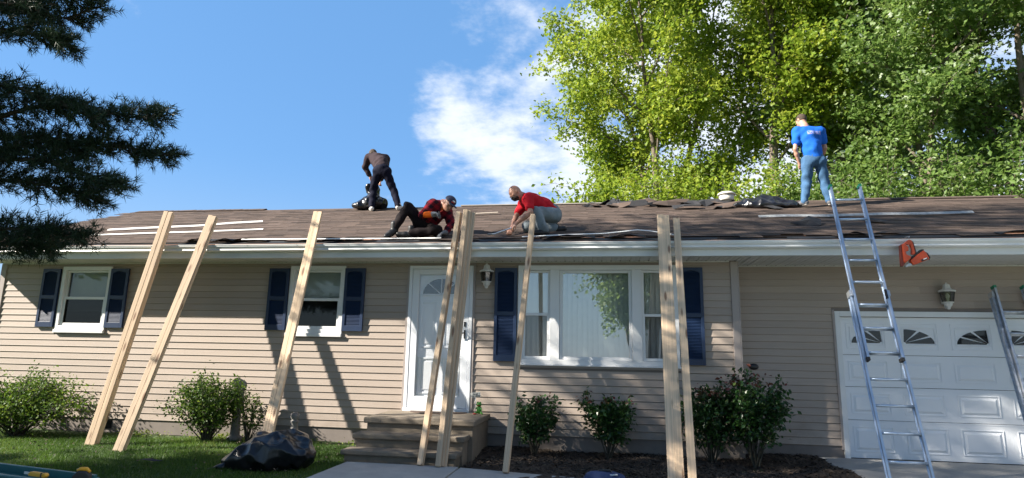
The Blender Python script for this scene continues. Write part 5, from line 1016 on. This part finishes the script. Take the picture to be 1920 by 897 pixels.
# ------------------------------------------------------------------ trees on the street side: one shades the garage, one unseen maple is added to block sky light, the others stand in the window reflections
pine('tall pine on the street side left of the camera, shading the garage', (-11.2, -8.2, 0), 16.5, lambda z: max(.4, 2.9*(1-max(0, z-10.)/7.5)) if z > 5 else 1.6, 7, [], 4.5, step=.6, r0=.24, nd=8, nw=.014)
maple('street-side maple reflected in the right part of the picture window', (1.1, -19.0, 0), 7.2, 2.7, 41, LMAP2, 14000, .16, .55, limbs=20, zvis=1.3, r0=.14, fork=2, first=.1)
maple('unseen maple far to the right, added to block sky light on the facade', (19.0, -23.0, 0), 12.0, 5.5, 43, LMAP2, 10000, .28, .4, limbs=18, zvis=1., r0=.25, fork=2)
maple('street-side maple far to the left across the road', (-17.0, -20.0, 0), 14.0, 5.5, 47, LMAP2, 12000, .28, .4, limbs=22, zvis=1., r0=.25, fork=2, first=.08)
maple('second street-side maple far to the left, nearer the pine', (-21.0, -12.0, 0), 13.0, 5.5, 53, LMAP2, 12000, .28, .4, limbs=22, zvis=1., r0=.25, fork=2, first=.06)
for i, (z, w) in enumerate(((6.6, .012), (7.6, .012), (5.6, .02))):
    pts = [(x, -15.5-.4*i, z-.55+.55*(x/18.)**2) for x in np.linspace(-28, 28, 29)]
    tag(MB().tube(pts, w, 6).build('power_line', BLACK), ['middle overhead power line reflected in the picture window', 'highest overhead power line reflected in the picture window', 'lowest, thickest overhead power line reflected in the picture window'][i], 'power line', 'overhead power lines')

# splash dirt low on the vinyl, uneven
t_ = SIDING.node_tree; N_ = t_.nodes; L2 = t_.links; b_ = N_['Principled BSDF']; src_ = b_.inputs['Base Color'].links[0].from_socket
ge = N_.new('ShaderNodeNewGeometry'); sp_ = N_.new('ShaderNodeSeparateXYZ'); L2.new(ge.outputs['Position'], sp_.inputs[0]); mr_ = N_.new('ShaderNodeMapRange'); L2.new(sp_.outputs[2], mr_.inputs[0]); mr_.inputs[1].default_value = .95; mr_.inputs[2].default_value = .2; mr_.inputs[3].default_value = 0; mr_.inputs[4].default_value = 1
nz_ = N_.new('ShaderNodeTexNoise'); nz_.inputs['Scale'].default_value = 2.3; nz_.inputs['Detail'].default_value = 7; nz_.inputs['Roughness'].default_value = .7; L2.new(ge.outputs['Position'], nz_.inputs['Vector'])
r_ = N_.new('ShaderNodeMapRange'); L2.new(nz_.outputs[0], r_.inputs[0]); r_.inputs[1].default_value = .42; r_.inputs[2].default_value = .72; r_.inputs[4].default_value = .55
mu_ = N_.new('ShaderNodeMath'); mu_.operation = 'MULTIPLY'; L2.new(mr_.outputs[0], mu_.inputs[0]); L2.new(r_.outputs[0], mu_.inputs[1])
mx_ = N_.new('ShaderNodeMixRGB'); L2.new(mu_.outputs[0], mx_.inputs[0]); L2.new(src_, mx_.inputs[1]); mx_.inputs[2].default_value = (.19, .15, .115, 1); L2.new(mx_.outputs[0], b_.inputs['Base Color'])

# weeds and leaf litter along the foot of the wall
n = 2600; x = RNG.uniform(-7.6, -3.25, n); y = -.12-np.abs(RNG.normal(0, .17, n)); kp = (np.sin(2.1*x)+np.sin(5.3*x+1)+RNG.normal(0, .8, n)) > -.2; x = x[kp]; y = y[kp]; P = np.stack([x, y, RNG.uniform(.01, .10, len(x))*np.exp(-np.abs(y)*1.5)], 1)
g = obj('weeds', leaf_mesh('weeds', P, RNG.uniform(.02, .05, len(P)), np.clip(RNG.normal(.75, .25, len(P)), 0, 1), up=.3, aspect=.5), LSHR); tag(g, 'low yellow-green weeds and leaf litter along the foundation left of the steps', 'weeds'); g['kind'] = 'stuff'
n = 500; x = RNG.uniform(-10, -3.2, n); y = RNG.uniform(-3, -.3, n); P = np.stack([x, y, .05+0*x], 1)
g = obj('fallen_leaves', leaf_mesh('fallen_leaves', P, RNG.uniform(.02, .045, n), RNG.uniform(0, 1, n), up=1.2, aspect=.6), CHIP); tag(g, 'scattered dry brown leaves lying on the lawn', 'leaves'); g['kind'] = 'stuff'
